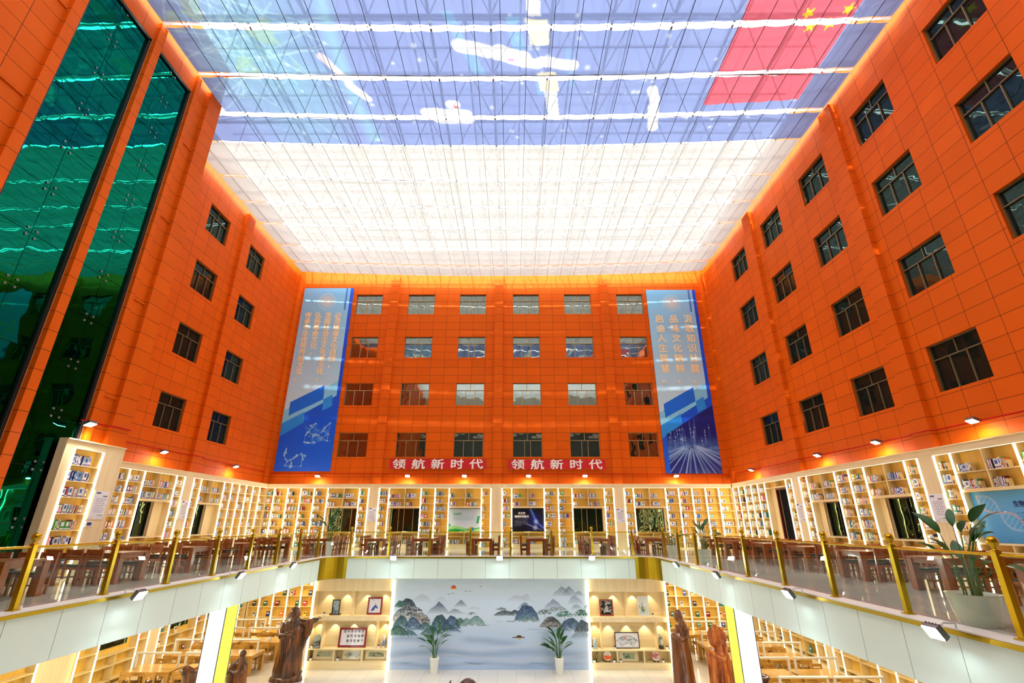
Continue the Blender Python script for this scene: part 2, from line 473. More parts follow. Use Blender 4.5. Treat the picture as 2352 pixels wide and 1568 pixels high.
# the doorway in the right wall: darkness put into the near-black room colour, behind a dark red frame
M_redwood = pmat('dark red door frame', (92, 18, 12), 0.4)
mb = MB()
mb.box(XR+0.05, XR+1.6, 25.2, 27.4, -0.02, 0.0, M_dark); mb.box(XR+1.55, XR+1.6, 25.2, 27.4, 0, 3.4, M_dark)
mb.box(XR+0.4, XR+1.6, 25.15, 25.2, 0, 3.4, M_dark); mb.box(XR+0.4, XR+1.6, 27.4, 27.45, 0, 3.4, M_dark); mb.box(XR+0.4, XR+1.6, 25.2, 27.4, 3.35, 3.4, M_dark)
mb.box(XR-0.02, XR+0.12, 26.93, 27.0, 0.0, 3.22, M_redwood); mb.box(XR-0.02, XR+0.12, 25.6, 25.67, 0.0, 3.22, M_redwood); mb.box(XR-0.02, XR+0.12, 25.67, 26.93, 3.14, 3.22, M_redwood)
struct(mb.build('door_1', loc=(XR, 26.3, 0)))

# projecting block with the green curtain glazing, on the left
GA, GB = (9.95, 12.28), (12.62, 14.52)
wk, _ = wall_panel('wall_block', 'y', XBLK, -1, -4.0, YBLK, 0.0, TOP, [(GA[0], GA[1], 0.0, 18.0), (GB[0], GB[1], 0.0, 18.0)], M_wall_y, 0.25)
mb = MB(); mb.box(XL, XBLK, YBLK-0.02, YBLK, 0.0, TOP, M_wall_x); struct(mb.build('wall_block_return'))
def green_bay(y0, y1, n):
    mb = MB(); x = XBLK - 0.1
    for (a, b, lo, hi) in ((y0, y0+0.10, 0, 18), (y1-0.10, y1, 0, 18), (y0, y1, 17.9, 18.0)):
        mb.box(x, x+0.09, a, b, lo, hi, M_darkframe)
    o = struct(mb.build('window_%d' % n, loc=(x, (y0+y1)/2, 0)))
    g = MB(); fx = MB(); rr = random.Random(n)
    ny = 2; nz = 12; dy = (y1-y0-0.2)/ny; dz = 17.9/nz
    for j in range(nz):
        for i in range(ny):
            ya, yb = y0+0.1+i*dy+0.006, y0+0.1+(i+1)*dy-0.006
            za, zb = j*dz+0.008, (j+1)*dz-0.008
            t = [rr.uniform(-0.004, 0.004) for _ in range(3)]
            c = lambda y, z: (x+0.02 + t[0] + t[1]*((y-ya)/dy) + t[2]*((z-za)/dz), y, z)
            g.add([c(ya,za), c(yb,za), c(yb,zb), c(ya,zb)], [(0,1,2,3)], M_green)
            for (yy, zz) in ((ya+0.12, za+0.1), (ya+0.12, zb-0.1), (yb-0.12, za+0.1), (yb-0.12, zb-0.1)):
                if i == 0 and yy < ya+0.2: continue
                if i == 1 and yy > yb-0.2: continue
                fx.tube([(x+0.02, yy, zz), (x+0.045, yy, zz)], 0.035, M_alu, 8)
    g.box(x-0.1, x-0.05, y0, y1, 0, 18, M_darkframe)
    g.build('glass', o); fx.build('glass_fixing', o)
green_bay(*GA, 101); green_bay(*GB, 102)

def wtrim(parent, boxes, name='pilaster', mat=None):
    for b in boxes:
        m = MB(); m.box(*b, mat or M_pil); m.build(name, parent)
PT = 18.9
wtrim(wb, [(c-0.3, c+0.3, YB-0.2, YB, 3.5, PT) for c in (-8.86, -1.08, 6.72)])
wtrim(wl, [(XL, XL+0.2, 24.0, 24.75, 3.5, PT), (XL, XL+0.2, 31.4, 32.0, 3.5, PT), (XL, XL+0.2, 16.3, 17.0, 3.5, PT)])
wtrim(wr, [(XR-0.2, XR, c-0.38, c+0.38, 3.5, PT) for c in (24.32, 16.45, 8.6, 0.7)] + [(XR-0.2, XR, 31.5, 32.0, 3.5, PT)])
wtrim(wk, [(XBLK, XBLK+0.16, 15.35, 16.1, 3.6, PT), (XBLK, XBLK+0.14, 12.30, 12.60, 0, PT), (XBLK, XBLK+0.12, 14.54, 14.75, 3.6, PT), (XBLK, XBLK+0.12, 9.6, 9.92, 0, PT), (XBLK, XBLK+0.16, 7.0, 7.7, 0, PT)])
wtrim(wk, [(XBLK, XBLK+0.05, 14.76, 15.34, z, z+0.07) for z in (5.3, 8.75, 12.2, 15.65)] + [(XBLK, XBLK+0.05, 7.72, 9.55, z, z+0.07) for z in (8.75, 12.2, 15.65)], 'ledge')

# ------------------------------------------------------------------ floors, void edge, fascia
EX0, EX1, EY = -8.85, 6.7, 24.65
RAD = 1.0
def void_path(y0=0.6):
    p = [(EX0, y0), (EX0, EY-RAD)]
    for k in range(1, 10):
        a = PI - (PI/2)*k/10; p.append((EX0+RAD+math.cos(a)*RAD, EY-RAD+math.sin(a)*RAD))
    p += [(EX0+RAD, EY), (EX1-RAD, EY)]
    for k in range(1, 10):
        a = PI/2 - (PI/2)*k/10; p.append((EX1-RAD+math.cos(a)*RAD, EY-RAD+math.sin(a)*RAD))
    p += [(EX1, EY-RAD), (EX1, y0)]
    return p
VP = void_path()
mb = MB(); mb.prism([(XL, -4.0), (XL, YB), (XR, YB), (XR, -4.0)] + VP[::-1][:1] + VP[::-1][1:], -0.9, 0.0, M_floor, M_fascia)
struct(mb.build('floor_upper'))
mb = MB(); mb.box(XL, XR, -4.0, YB, FL-0.1, FL, M_floor_low); struct(mb.build('floor_lower'))
mb = MB(); mb.prism([(XL, -4.0), (XL, YB), (XR, YB), (XR, -4.0)] + [(x, y) for x, y in VP[::-1]], -0.95, -0.9, M_ceil)
struct(mb.build('ceiling_lower'))

def sweep(path, prof, mat, mb=None, closed_prof=True):
    """prof: list of (offset to the void side, z)"""
    mb = mb or MB(); n = len(prof); vs = []; fs = []
    for i, (x, y) in enumerate(path):
        a = Vector(path[max(i-1, 0)]); b = Vector(path[min(i+1, len(path)-1)])
        t = (b - a).normalized(); nx, ny = t.y, -t.x
        for (o, z) in prof: vs.append((x+nx*o, y+ny*o, z))
    for i in range(len(path)-1):
        for k in range(n if closed_prof else n-1):
            fs.append((i*n+k, i*n+(k+1)%n, (i+1)*n+(k+1)%n, (i+1)*n+k))
    if closed_prof:
        fs += [tuple(range(n))[::-1], tuple(range(len(vs)-n, len(vs)))]
    mb.add(vs, fs, mat); return mb
ARC1 = VP[1:12]; ARC2 = VP[12:23]
pr = [(0, -0.93), (0.05, -0.93), (0.05, -0.06), (0, -0.06)]
f1 = struct(sweep(VP[0:2], pr, M_fascia_y).build('wall_fascia_left'))
f2 = struct(sweep([VP[11], VP[12]], pr, M_fascia_x).build('wall_fascia_back'))
f3 = struct(sweep(VP[-2:], pr, M_fascia_y).build('wall_fascia_right'))
prg = [(0, -0.93), (0.06, -0.93), (0.06, -0.06), (0, -0.06)]
c1 = struct(sweep(ARC1, prg, M_goldb).build('trim_1')); c2 = struct(sweep(ARC2, prg, M_goldb).build('trim_2'))
struct(sweep(VP, [(-0.25, 0.0), (0.10, 0.0), (0.10, 0.025), (-0.25, 0.025)], M_white).build('trim_3'))
struct(sweep(VP, [(0, -0.07), (0.11, -0.07), (0.11, -0.002), (0, -0.002)], M_goldb).build('trim_4'))

# glass balustrades with brass posts
def along(path, off):
    out = []
    for i, (x, y) in enumerate(path):
        a = Vector(path[max(i-1, 0)]); b = Vector(path[min(i+1, len(path)-1)])
        t = (b - a).normalized(); out.append((x + t.y*off, y - t.x*off))
    return out
RP = along(VP, -0.14)
XRL, XRR, YRB = EX0-0.14, EX1+0.14, EY+0.14
def railing(label, path, posts):
    t = thing('glass_railing', label, 'railing', (posts[0][0], posts[0][1], 0.025))
    mb = MB(); mb.tube([(x, y, 1.075) for x, y in path], 0.024, M_gold, 8); mb.build('top_rail', t)
    g = sweep(path, [(-0.006, 0.09), (0.006, 0.09), (0.006, 1.045), (-0.006, 1.045)], M_rail_glass); g.build('glass_pane', t)
    for i, (x, y, ang) in enumerate(posts):
        m = MB(); M = Matrix.Rotation(ang, 3, 'Z')
        m.obox((x, y, 0.575), (0.045, 0.045, 0.55), M, M_gold); m.obox((x, y, 0.035), (0.075, 0.075, 0.01), M, M_gold)
        p = m.build('post', t)
        m = MB(); m.lathe((x, y, 1.125), [(0.05,0),(0.052,0.01),(0.028,0.025),(0.026,0.045),(0.045,0.06)] + [(0.074*math.sin(a), 0.125-0.074*math.cos(a)) for a in [PI*(0.2+0.78*k/9) for k in range(10)]], M_gold, 14)
        m.build('ball_finial', p)
    return t
railing('glass railing with brass posts along the edge below the green glazing', [(XRL, 3.0), (XRL, EY-RAD)] + RP[2:11], [(XRL, 7.65+2*k, 0) for k in range(9)])
railing('glass railing with brass posts in front of the far wall bookcases', RP[11:13], [(x, YRB, 0) for x in (-7.85, -6.0, -4.05, -2.1, -0.15, 1.8, 3.75, 5.68)])
railing('glass railing with brass posts along the edge by the open doorway', RP[13:22] + [(XRR, EY-RAD), (XRR, 3.0)], [(XRR, y, 0) for y in (23.6, 21.55, 19.5, 17.45, 15.42, 13.4, 11.4, 9.4, 7.4)])

# ------------------------------------------------------------------ roof truss, shade cloth
mb = MB()
xs = [-0.9 + 2.43*k for k in range(-6, 7)]; ys = [12.95 + 2.65*k for k in range(-6, 8)]
xs = [x for x in xs if XL+0.3 < x < XR-0.1]; ys = [y for y in ys if -3.5 < y < 32]
ZB, ZT = 20.2, 21.9
for y in ys: mb.tube([(xs[0]-0.8, y, ZB), (xs[-1]+0.6, y, ZB)], 0.075, M_steel, 6, False)
for x in xs: mb.tube([(x, ys[0]-0.8, ZB), (x, ys[-1]+0.6, ZB)], 0.065, M_steel, 6, False)
xt = [x+1.215 for x in xs[:-1]]; yt = [y+1.325 for y in ys[:-1]]
for y in yt: mb.tube([(xt[0], y, ZT), (xt[-1], y, ZT)], 0.05, M_steel, 6, False)
for x in xt: mb.tube([(x, yt[0], ZT), (x, yt[-1], ZT)], 0.05, M_steel, 6, False)
for x in xt:
    for y in yt:
        for dx in (-1.215, 1.215):
            for dy in (-1.325, 1.325):
                mb.tube([(x, y, ZT), (x+dx, y+dy, ZB)], 0.034, M_steel, 5, False)
for x in xs:
    for y in ys: mb.lathe((x, y, ZB), [(0.02,-0.12),(0.11,-0.07),(0.11,0.07),(0.02,0.12)], M_steel, 8)
for k in range(-22, 24): mb.box(XL, XR, 13.3+0.66*k*2-0.03, 13.3+0.66*k*2+0.03, 22.3, 22.4, M_steel)
struct(mb.build('ceiling_truss'))

def sag(x): return 19.06 - 0.42*(1 - ((x+0.95)/15.0)**2)
def noise2(u, v, seed=0, oct=4):
    out = np.zeros(np.broadcast(u, v).shape); amp = 0.5; tot = 0
    for o in range(oct):
        rs = np.random.RandomState(seed*31+o); L = rs.rand(128, 128)
        uu, vv = u*(2**o), v*(2**o)
        i, j = np.floor(uu).astype(int), np.floor(vv).astype(int); fu, fv = uu-i, vv-j
        fu = fu*fu*(3-2*fu); fv = fv*fv*(3-2*fv)
        g = lambda a, b: L[a % 128, b % 128]
        out = out + amp*((g(i,j)*(1-fu)+g(i+1,j)*fu)*(1-fv) + (g(i,j+1)*(1-fu)+g(i+1,j+1)*fu)*fv); tot += amp; amp *= 0.5
    return out/tot
def blend(img, a, col):
    a = np.clip(a, 0, 1)[..., None]
    return img*(1-a) + np.asarray(col, float)*a
def seg_d(X, Y, p, q):
    px, py = q[0]-p[0], q[1]-p[1]
    t = np.clip(((X-p[0])*px + (Y-p[1])*py)/(px*px+py*py+1e-9), 0, 1)
    return np.hypot(X-p[0]-t*px, Y-p[1]-t*py)
def in_poly(X, Y, poly):
    r = np.zeros(X.shape, bool); n = len(poly)
    for i in range(n):
        x1, y1 = poly[i]; x2, y2 = poly[(i+1) % n]
        c = ((y1 > Y) != (y2 > Y)) & (X < (x2-x1)*(Y-y1)/((y2-y1)+1e-12)+x1)
        r ^= c
    return r
def star(cx, cy, r, rot):
    return [(cx+math.cos(rot+PI*k/5)*(r if k % 2 == 0 else r*0.42), cy+math.sin(rot+PI*k/5)*(r if k % 2 == 0 else r*0.42)) for k in range(10)]
def paint_sky_print(X, Y):
    n = noise2(X*0.25+40, Y*0.25+9, 3)
    img = np.zeros(X.shape+(3,)); img[:] = (0.575, 0.635, 0.825)
    img = blend(img, 0.5*(n-0.35), (0.52, 0.58, 0.80))
    # pale nebula with fine filaments on the left
    d = np.hypot((X+10.0)/3.2, (Y-13.5)/5.5)
    img = blend(img, np.clip(1.15-d, 0, 1)*(0.35+0.9*noise2(X*0.6, Y*0.6, 5)), (0.56, 0.77, 0.83))
    img = blend(img, np.clip(1-np.abs(X+6.9-0.05*(Y-14)**2*0.4)/0.5, 0, 1)*0.55*(Y < 18), (0.62, 0.85, 0.88))
    rs = np.random.RandomState(4)
    for k in range(60):
        a = rs.uniform(0, 2*PI); c = (-10.4+rs.randn()*0.9, 12.5+rs.randn()*1.6); L = rs.uniform(1.5, 4)
        e = (c[0]+math.cos(a)*L, c[1]+math.sin(a)*L)
        img = blend(img, 0.35*(seg_d(X, Y, c, e) < 0.035), (0.76, 0.92, 0.94))
    img = blend(img, 0.45*(noise2(X*1.2, Y*1.2, 8) > 0.62)*(X < -8.5)*(Y < 14.5), (0.66, 0.78, 0.62))
    for k in range(160):
        c = (rs.uniform(-12, 13), rs.uniform(4, 18)); img = blend(img, np.clip(1-np.hypot(X-c[0], Y-c[1])/rs.uniform(0.06, 0.16), 0, 1)*0.8, (0.93, 0.97, 1))
    W = (0.99, 0.99, 0.98); YEL = (1.0, 0.97, 0.80); PB = (0.56, 0.73, 0.90)
    def cap(p, q, r, col=W, a=0.85):
        nonlocal img
        img = blend(img, a*np.clip((r-seg_d(X, Y, p, q))/0.05, 0, 1), col)
    def quad(poly, col, a=0.8):
        nonlocal img
        img = blend(img, a*in_poly(X, Y, poly), col)
    # white orbital station: crossed modules and solar wings
    quad([(-2.6,11.7),(-2.2,11.7),(-1.75,13.0),(-2.15,13.0)], PB); quad([(-1.95,13.3),(-1.5,13.3),(-1.1,14.3),(-1.6,14.3)], PB)
    quad([(-0.3,11.9),(0.2,11.9),(0.5,13.2),(0.0,13.2)], PB); quad([(0.9,14.4),(1.3,14.4),(1.45,15.3),(1.05,15.3)], PB)
    quad([(2.0,13.1),(2.3,13.1),(2.6,14.9),(2.3,14.9)], PB, 0.5)
    quad([(0.25,9.6),(0.75,9.6),(1.0,11.9),(0.5,11.9)], W); quad([(0.45,12.0),(1.25,12.0),(1.4,13.0),(0.65,13.0)], YEL)
    cap((-2.1, 13.0), (-1.0, 13.25), 0.30); cap((-0.6, 13.3), (0.4, 13.6), 0.36); cap((0.4, 13.75), (1.0, 13.8), 0.25); cap((1.1, 13.7), (2.4, 13.9), 0.26)
    quad([(0.95,14.2),(1.75,14.2),(1.95,15.1),(1.15,15.1)], YEL); quad([(1.3,15.1),(1.85,15.1),(2.1,16.6),(1.6,16.6)], W)
    quad([(-0.2,13.55),(0.05,13.55),(0.05,13.68),(-0.2,13.68)], (0.95,0.6,0.8))
    # floating figure in a white suit, two ferry craft
    cap((-3.9, 16.2), (-2.1, 16.3), 0.28); cap((-3.4, 16.6), (-2.0, 16.6), 0.26); cap((-2.75, 15.75), (-2.55, 15.8), 0.25)
    quad([(-2.6,15.85),(-2.45,15.85),(-2.45,16.0),(-2.6,16.0)], (0.95,0.35,0.4))
    cap((-7.6, 13.5), (-6.9, 14.6), 0.18, (0.97,0.90,0.90)); cap((-6.9, 14.8), (-6.3, 15.5), 0.20, W)
    cap((5.9, 15.1), (6.2, 15.7), 0.24); cap((6.2, 16.0), (6.5, 17.2), 0.26)
    # red flag with small yellow stars
    fl = in_poly(X, Y, [(8.35, 6.5), (12.45, 6.5), (12.55, 15.85), (8.4, 15.98)])
    img = blend(img, 1.0*fl, (0.88, 0.43, 0.49))
    for (cx, cy, r, a) in ((10.78, 12.0, 0.26, 0.3), (11.16, 12.5, 0.28, 0.9), (11.83, 12.42, 0.28, 0.5), (12.2, 11.9, 0.26, 1.1), (11.4, 10.3, 0.8, 0.2)):
        img = blend(img, 1.0*in_poly(X, Y, star(cx, cy, r, a)), (1.0, 0.86, 0.25))
    return img
def paint_white(X, Y):
    img = np.zeros(X.shape+(3,)); img[:] = (0.965, 0.955, 0.93)
    n = noise2(X*0.5+20, Y*2.2, 2)
    return blend(img, 0.25*(n-0.4), (0.90, 0.88, 0.84))

def fabric(name, parent, x0, x1, y0, y1, mat, paint, res):
    nx = int((x1-x0)/res)+1; ny = max(4, int((y1-y0)/res)+1)
    X, Yp = np.meshgrid(np.linspace(x0, x1, nx), np.linspace(0, 1, ny))
    scal = np.abs(np.sin(PI*(X+0.47)/0.985))
    wob = 0.05*noise2(X*0.4+5, X*0+y0, 9)
    lo = y0 + 0.05*scal + wob; hi = y1 - 0.03*(1-scal) + wob
    Y = lo + (hi-lo)*Yp
    Z = sag(X) - 0.05*scal*np.sin(PI*Yp)**0.5 - 0.04*(Yp < 0.03)
    me = bpy.data.meshes.new(name)
    co = np.stack([X, Y, Z], -1).reshape(-1, 3) - np.array(ROOT[parent.name])
    idx = np.arange(nx*ny).reshape(ny, nx)
    q = np.stack([idx[:-1,:-1], idx[:-1,1:], idx[1:,1:], idx[1:,:-1]], -1).reshape(-1, 4)
    me.from_pydata(co.tolist(), [], q.tolist())
    c = npl(paint(X, Y)).reshape(-1, 3)
    at = me.color_attributes.new('Col', 'FLOAT_COLOR', 'POINT')
    at.data.foreach_set('color', np.concatenate([c, np.ones((len(c), 1))], 1).astype(np.float32).ravel())
    me.polygons.foreach_set('use_smooth', [True]*len(me.polygons))
    me.materials.append(mat); me.update()
    o = bpy.data.objects.new(name, me); COL.objects.link(o); o.parent = parent; ROOT[o.name] = ROOT[parent.name]
    return o
shade_b = thing('shade_canopy', 'translucent blue printed shade cloth with red flag stretched under the glass roof', 'shade canopy', (0, 8, 19.0))
SB = [8.2, 10.25, 12.3, 14.42, 16.46, 18.2]
for i in range(len(SB)-1):
    fabric('fabric_strip', shade_b, -13.05 if SB[i+1] < 16.6 else -15.85, 14.05, SB[i]+(0.085 if i else 0.03), SB[i+1]-(0.085 if i < 4 else 0.0), M_cloth_b, paint_sky_print, 0.042)
shade_w = thing('shade_canopy', 'plain white shade cloth stretched under the roof above the far wall', 'shade canopy', (0, 25, 19.0))
def hem(parent, x0, x1, y, w):
    n = 120; vs = []; fs = []
    for i in range(n+1):
        x = x0+(x1-x0)*i/n; b = 0.035*abs(math.sin(PI*(x+0.47)/0.985)); z = sag(x)-0.055-b*0.6
        vs += [(x, y-w-b, z+0.02), (x, y, z-0.02), (x, y+w-b, z+0.02)]
    for i in range(n): k = i*3; fs += [(k, k+1, k+4, k+3), (k+1, k+2, k+5, k+4)]
    m = MB(); m.add(vs, fs, M_cloth_h, True); o = m.build('hem_band', parent)
    at = o.data.color_attributes.new('Col', 'FLOAT_COLOR', 'POINT'); at.data.foreach_set('color', [1.0]*(4*len(vs)))
for y in SB[1:-1]: hem(shade_b, -13.0 if y < 16.3 else -15.8, 14.0, y, 0.05)
shade_f = thing('shade_canopy', 'bright unseen shade cloth added behind the camera to brighten the hall', 'shade canopy', (0, 2, 19.0))  # added out of view as a brighter source for the hall
fabric('fabric_strip', shade_f, -13.05, 14.05, -3.9, 8.1, M_cloth_f, lambda X, Y: np.ones(X.shape+(3,))*0.98, 0.4)
SWL = [18.2, 20.7, 22.97, 25.1, 27.6, 29.75, 31.35]
for i in range(len(SWL)-1):
    fabric('fabric_strip', shade_w, -15.85, 14.0, SWL[i]+(0.05 if i else 0.0), SWL[i+1]-0.05, M_cloth_w, paint_white, 0.16)
for y in SWL[1:-1]: hem(shade_w, -15.6, 13.9, y, 0.03)
for k in range(-13, 15):
    x = -0.47+0.985*k
    if -13 < x < 14: MB().tube([(x, 8.3, sag(x)-0.05), (x, 18.2, sag(x)-0.05)], 0.012, M_wire, 5).build('guide_wire', shade_b)
for k in range(-16, 15):
    x = -0.47+0.985*k
    if -15.8 < x < 14: MB().tube([(x, 18.25, sag(x)-0.05), (x, 31.8, sag(x)-0.05)], 0.009, M_wire_w, 5).build('guide_wire', shade_w)
# ------------------------------------------------------------------ bookcases
FRONT = {'back': lambda u,d,z: (u, 31.65+d, z), 'left': lambda u,d,z: (-15.75-d, u, z),
         'right': lambda u,d,z: (13.85+d, u, z), 'block': lambda u,d,z: (-12.95-d, u, z)}
VIEWSIGN = {'back': 1, 'left': 1, 'right': -1, 'block': 1}
WROT = {'back': 0.0, 'left': PI/2, 'right': -PI/2, 'block': PI/2}
def wbox(mb, wall, u0, u1, d0, d1, z0, z1, mat):
    p, q = FRONT[wall](u0, d0, z0), FRONT[wall](u1, d1, z1)
    mb.box(p[0], q[0], p[1], q[1], p[2], q[2], mat)
ROWN = [0.40, 0.85, 1.30, 1.75, 2.20, 2.65, 3.10]
ROWW = [0.27, 2.46, 2.96]
CELLS = []      # (case label, wall, u0, u1, board top z, row-from-top, bay number from the left, kind)
HW = {'back': M_wood_h, 'left': M_wood_hy, 'right': M_wood_hy, 'block': M_wood_hy}

def bookcase(label, short, wall, bays, end_leds=(True, True)):
    """bays: list of (u0, u1, kind) along the wall; kinds: n narrow shelves, w window bay, p poster bay, d doorway"""
    lo, hi = bays[0][0], bays[-1][1]
    base = FRONT[wall]((lo+hi)/2, 0.15, 0.0)
    t = thing('bookcase', label, 'bookcase', base)
    H = HW[wall]; D = 0.30 if wall != 'block' else 0.22; FULL = 0.24 if wall == 'block' else 0.34
    mb = MB()
    wbox(mb, wall, lo-0.03, hi+0.03, -0.015, D, 3.57, 3.78, H); wbox(mb, wall, lo-0.03, hi+0.03, -0.05, D, 3.78, 3.815, H)
    mb.build('cornice', t)
    nb = len(bays)
    for i, u in enumerate([b[0] for b in bays] + [hi]):
        deep = any(b[2] in 'wpd' and (abs(b[0]-u) < 1e-6 or abs(b[1]-u) < 1e-6) for b in bays)
        mb = MB(); wbox(mb, wall, u-0.022, u+0.022, 0.0, FULL if deep else D, 0.0, 3.57, M_wood_v); mb.build('divider', t)
        if (i == 0 and not end_leds[0]) or (i == nb and not end_leds[1]): continue
        mb = MB(); wbox(mb, wall, u-0.032, u+0.032, -0.022, -0.002, 0.12, 3.56, M_led); mb.build('led_strip', t)
    bk = MB(); pl = MB()
    for i, (a, b, k) in enumerate(bays):
        a2, b2 = a+0.022, b-0.022
        num = i if VIEWSIGN[wall] > 0 else nb-1-i
        if k == 'n':
            wbox(bk, wall, a2, b2, D-0.015, D, 0.08, 3.57, M_back); wbox(pl, wall, a2, b2, 0.01, D-0.02, 0.0, 0.08, H)
            for r, z in enumerate(ROWN):
                m = MB(); wbox(m, wall, a2, b2, 0.005, D-0.016, z-0.025, z, M_shelf); m.build('shelf', t)
                CELLS.append((short, wall, a2, b2, z, len(ROWN)-r, num, 'n'))
            CELLS.append((short, wall, a2, b2, 0.08, 8, num, 'n'))
        elif k in 'wp':
            c = (a2+b2)/2
            wbox(bk, wall, a2, b2, D-0.015, D, 2.46, 3.57, M_back); wbox(bk, wall, a2, b2, D-0.015, D, 0.27, 0.90, M_back)
            wbox(pl, wall, a2, b2, 0.01, D-0.02, 0.0, 0.245, H)
            for (z, th) in ((2.46, 0.09), (2.96, 0.025), (0.95, 0.05), (0.72, 0.025), (0.27, 0.025)):
                m = MB(); wbox(m, wall, a2, b2, 0.005, FULL if z == 0.95 else D-0.016, z-th, z, M_shelf if z != 0.95 else H); m.build('shelf', t)
            for (z0, z1) in ((2.461, 2.935), (2.961, 3.57), (0.271, 0.695), (0.721, 0.90)):
                m = MB(); wbox(m, wall, c-0.02, c+0.02, 0.005, D-0.016, z0, z1, M_shelf); m.build('divider', t)
            for (z, r) in ((2.96, 1), (2.46, 2), (0.27, 3)):
                if wall == 'right' and z < 1: continue
                CELLS.append((short, wall, a2, c-0.02, z, r, num, 'w')); CELLS.append((short, wall, c+0.02, b2, z, r, num, 'w2'))
            # lining of the recess around the window or poster
            op = {'left': LWB, 'right': RWB, 'back': WB}.get(wall, [])
            o = [w for w in op if w[0] > a-0.2 and w[1] < b+0.2] if k == 'w' else []
            pcs = ([(a2, o[0][0])] if o and o[0][0] > a2 else []) + ([(o[0][1], b2)] if o and o[0][1] < b2 else []) if o else [(a2, b2)]
            for (pa, pb) in pcs:
                ln = MB(); wbox(ln, wall, pa, pb, 0.32, 0.335, 0.95, 2.37, M_wood_v); ln.build('recess_lining', t)
        elif k == 'd':
            c = (a2+b2)/2
            wbox(bk, wall, a2, b2, D-0.015, D, 3.28, 3.57, M_back)
            m = MB(); wbox(m, wall, a2, b2, 0.005, FULL, 3.22, 3.28, M_shelf); m.build('shelf', t)
            m = MB(); wbox(m, wall, c-0.02, c+0.02, 0.005, D-0.016, 3.28, 3.57, M_shelf); m.build('divider', t)
            ln = MB(); wbox(ln, wall, a2, 25.6, 0.32, 0.335, 0.0, 3.22, M_wood_v); ln.build('recess_lining', t)
            ln = MB(); wbox(ln, wall, 27.0, b2, 0.32, 0.335, 0.0, 3.22, M_wood_v); ln.build('recess_lining', t)
    bk.build('back_panel', t)
    if pl.v: pl.build('plinth', t)
    mb = MB(); wbox(mb, wall, lo, hi, -0.012, -0.001, 3.555, 3.570, M_led_thin); mb.build('led_strip', t)
    return t

def nbays(us, kinds): return [(us[i], us[i+1], kinds[i]) for i in range(len(us)-1)]
bookcase('tall narrow bookcase with lit edges standing beside the green curtain glass', 'tall bookcase by the green glass', 'block', nbays([14.18, 15.23], 'n'))
bookcase('built-in bookcase with one window, partly behind the tall bookcase', 'bookcase behind the tall one', 'left', nbays([18.3, 19.2, 20.06, 20.92, 22.96, 23.55], 'nnnwn'))
bookcase('built-in bookcase running into the far corner below the two window columns', 'bookcase in the far corner under the orange wall', 'left', nbays([24.26, 24.85, 26.89, 27.65, 28.41, 29.18, 29.95, 30.75, 31.62], 'nwnnnnnn'), (True, False))
bookcase('far wall bookcase with five shelf columns and a window under the blue network banner', 'far wall bookcase under the network banner', 'back', nbays([-15.72, -15.24, -14.39, -13.55, -12.70, -11.84, -9.82, -9.23], 'nnnnnwn'), (False, True))
bookcase('far wall bookcase holding the white and green farming poster', 'far wall bookcase with the green poster', 'back', nbays([-8.55, -7.93, -5.89, -5.0, -4.11, -2.05, -1.46], 'nwnnpn'))
bookcase('far wall bookcase holding the dark blue astronomy poster', 'far wall bookcase with the dark poster', 'back', nbays([-0.74, -0.14, 1.92, 2.81, 3.69, 5.74, 6.32], 'npnnwn'))
bookcase('far wall bookcase with five shelf columns under the banner of light rays', 'far wall bookcase under the light ray banner', 'back', nbays([7.01, 7.59, 9.62, 10.46, 11.31, 12.16, 13.0, 13.83], 'nwnnnnn'), (True, False))
bookcase('built-in bookcase around the open dark doorway', 'bookcase around the doorway', 'right', nbays([24.68, 25.24, 27.43, 28.23, 29.04, 29.86, 30.67, 31.46], 'ndnnnnn'))
bookcase('built-in bookcase with two black windows beside the doorway bookcase', 'bookcase with two black windows', 'right', nbays([16.76, 17.35, 19.46, 20.38, 21.30, 23.39, 24.0], 'nwnnwn'))
bookcase('built-in bookcase holding the light blue helix poster', 'bookcase with the helix poster', 'right', nbays([9.0, 9.6, 11.6, 12.5, 13.36, 15.44, 16.06], 'nwnnpn'))

TN = [4]
def pier(wall, a, b, d0=-0.01):
    TN[0] += 1; mb = MB()
    wbox(mb, wall, a, b, d0, 0.30 if wall != 'block' else 0.24, 0.0, 3.57, M_wood_v); wbox(mb, wall, a, b, -0.012, 0.24, 3.57, 3.78, HW[wall]); wbox(mb, wall, a, b, -0.05, 0.24, 3.78, 3.815, HW[wall])
    struct(mb.build('trim_%d' % TN[0]))
for wall, a, b in (('block', 13.86, 14.145), ('block', 15.27, 16.05), ('left', 16.3, 18.26), ('left', 23.59, 24.22), ('back', -9.19, -8.59), ('back', -1.42, -0.78), ('back', 6.36, 6.97),
                   ('right', 24.04, 24.64), ('right', 16.10, 16.72), ('right', 6.0, 8.96)):
    pier(wall, a, b)
mb = MB(); mb.box(XL, -12.96, 16.03, 16.06, 0, 3.8, M_wood_v); struct(mb.build('trim_40'))

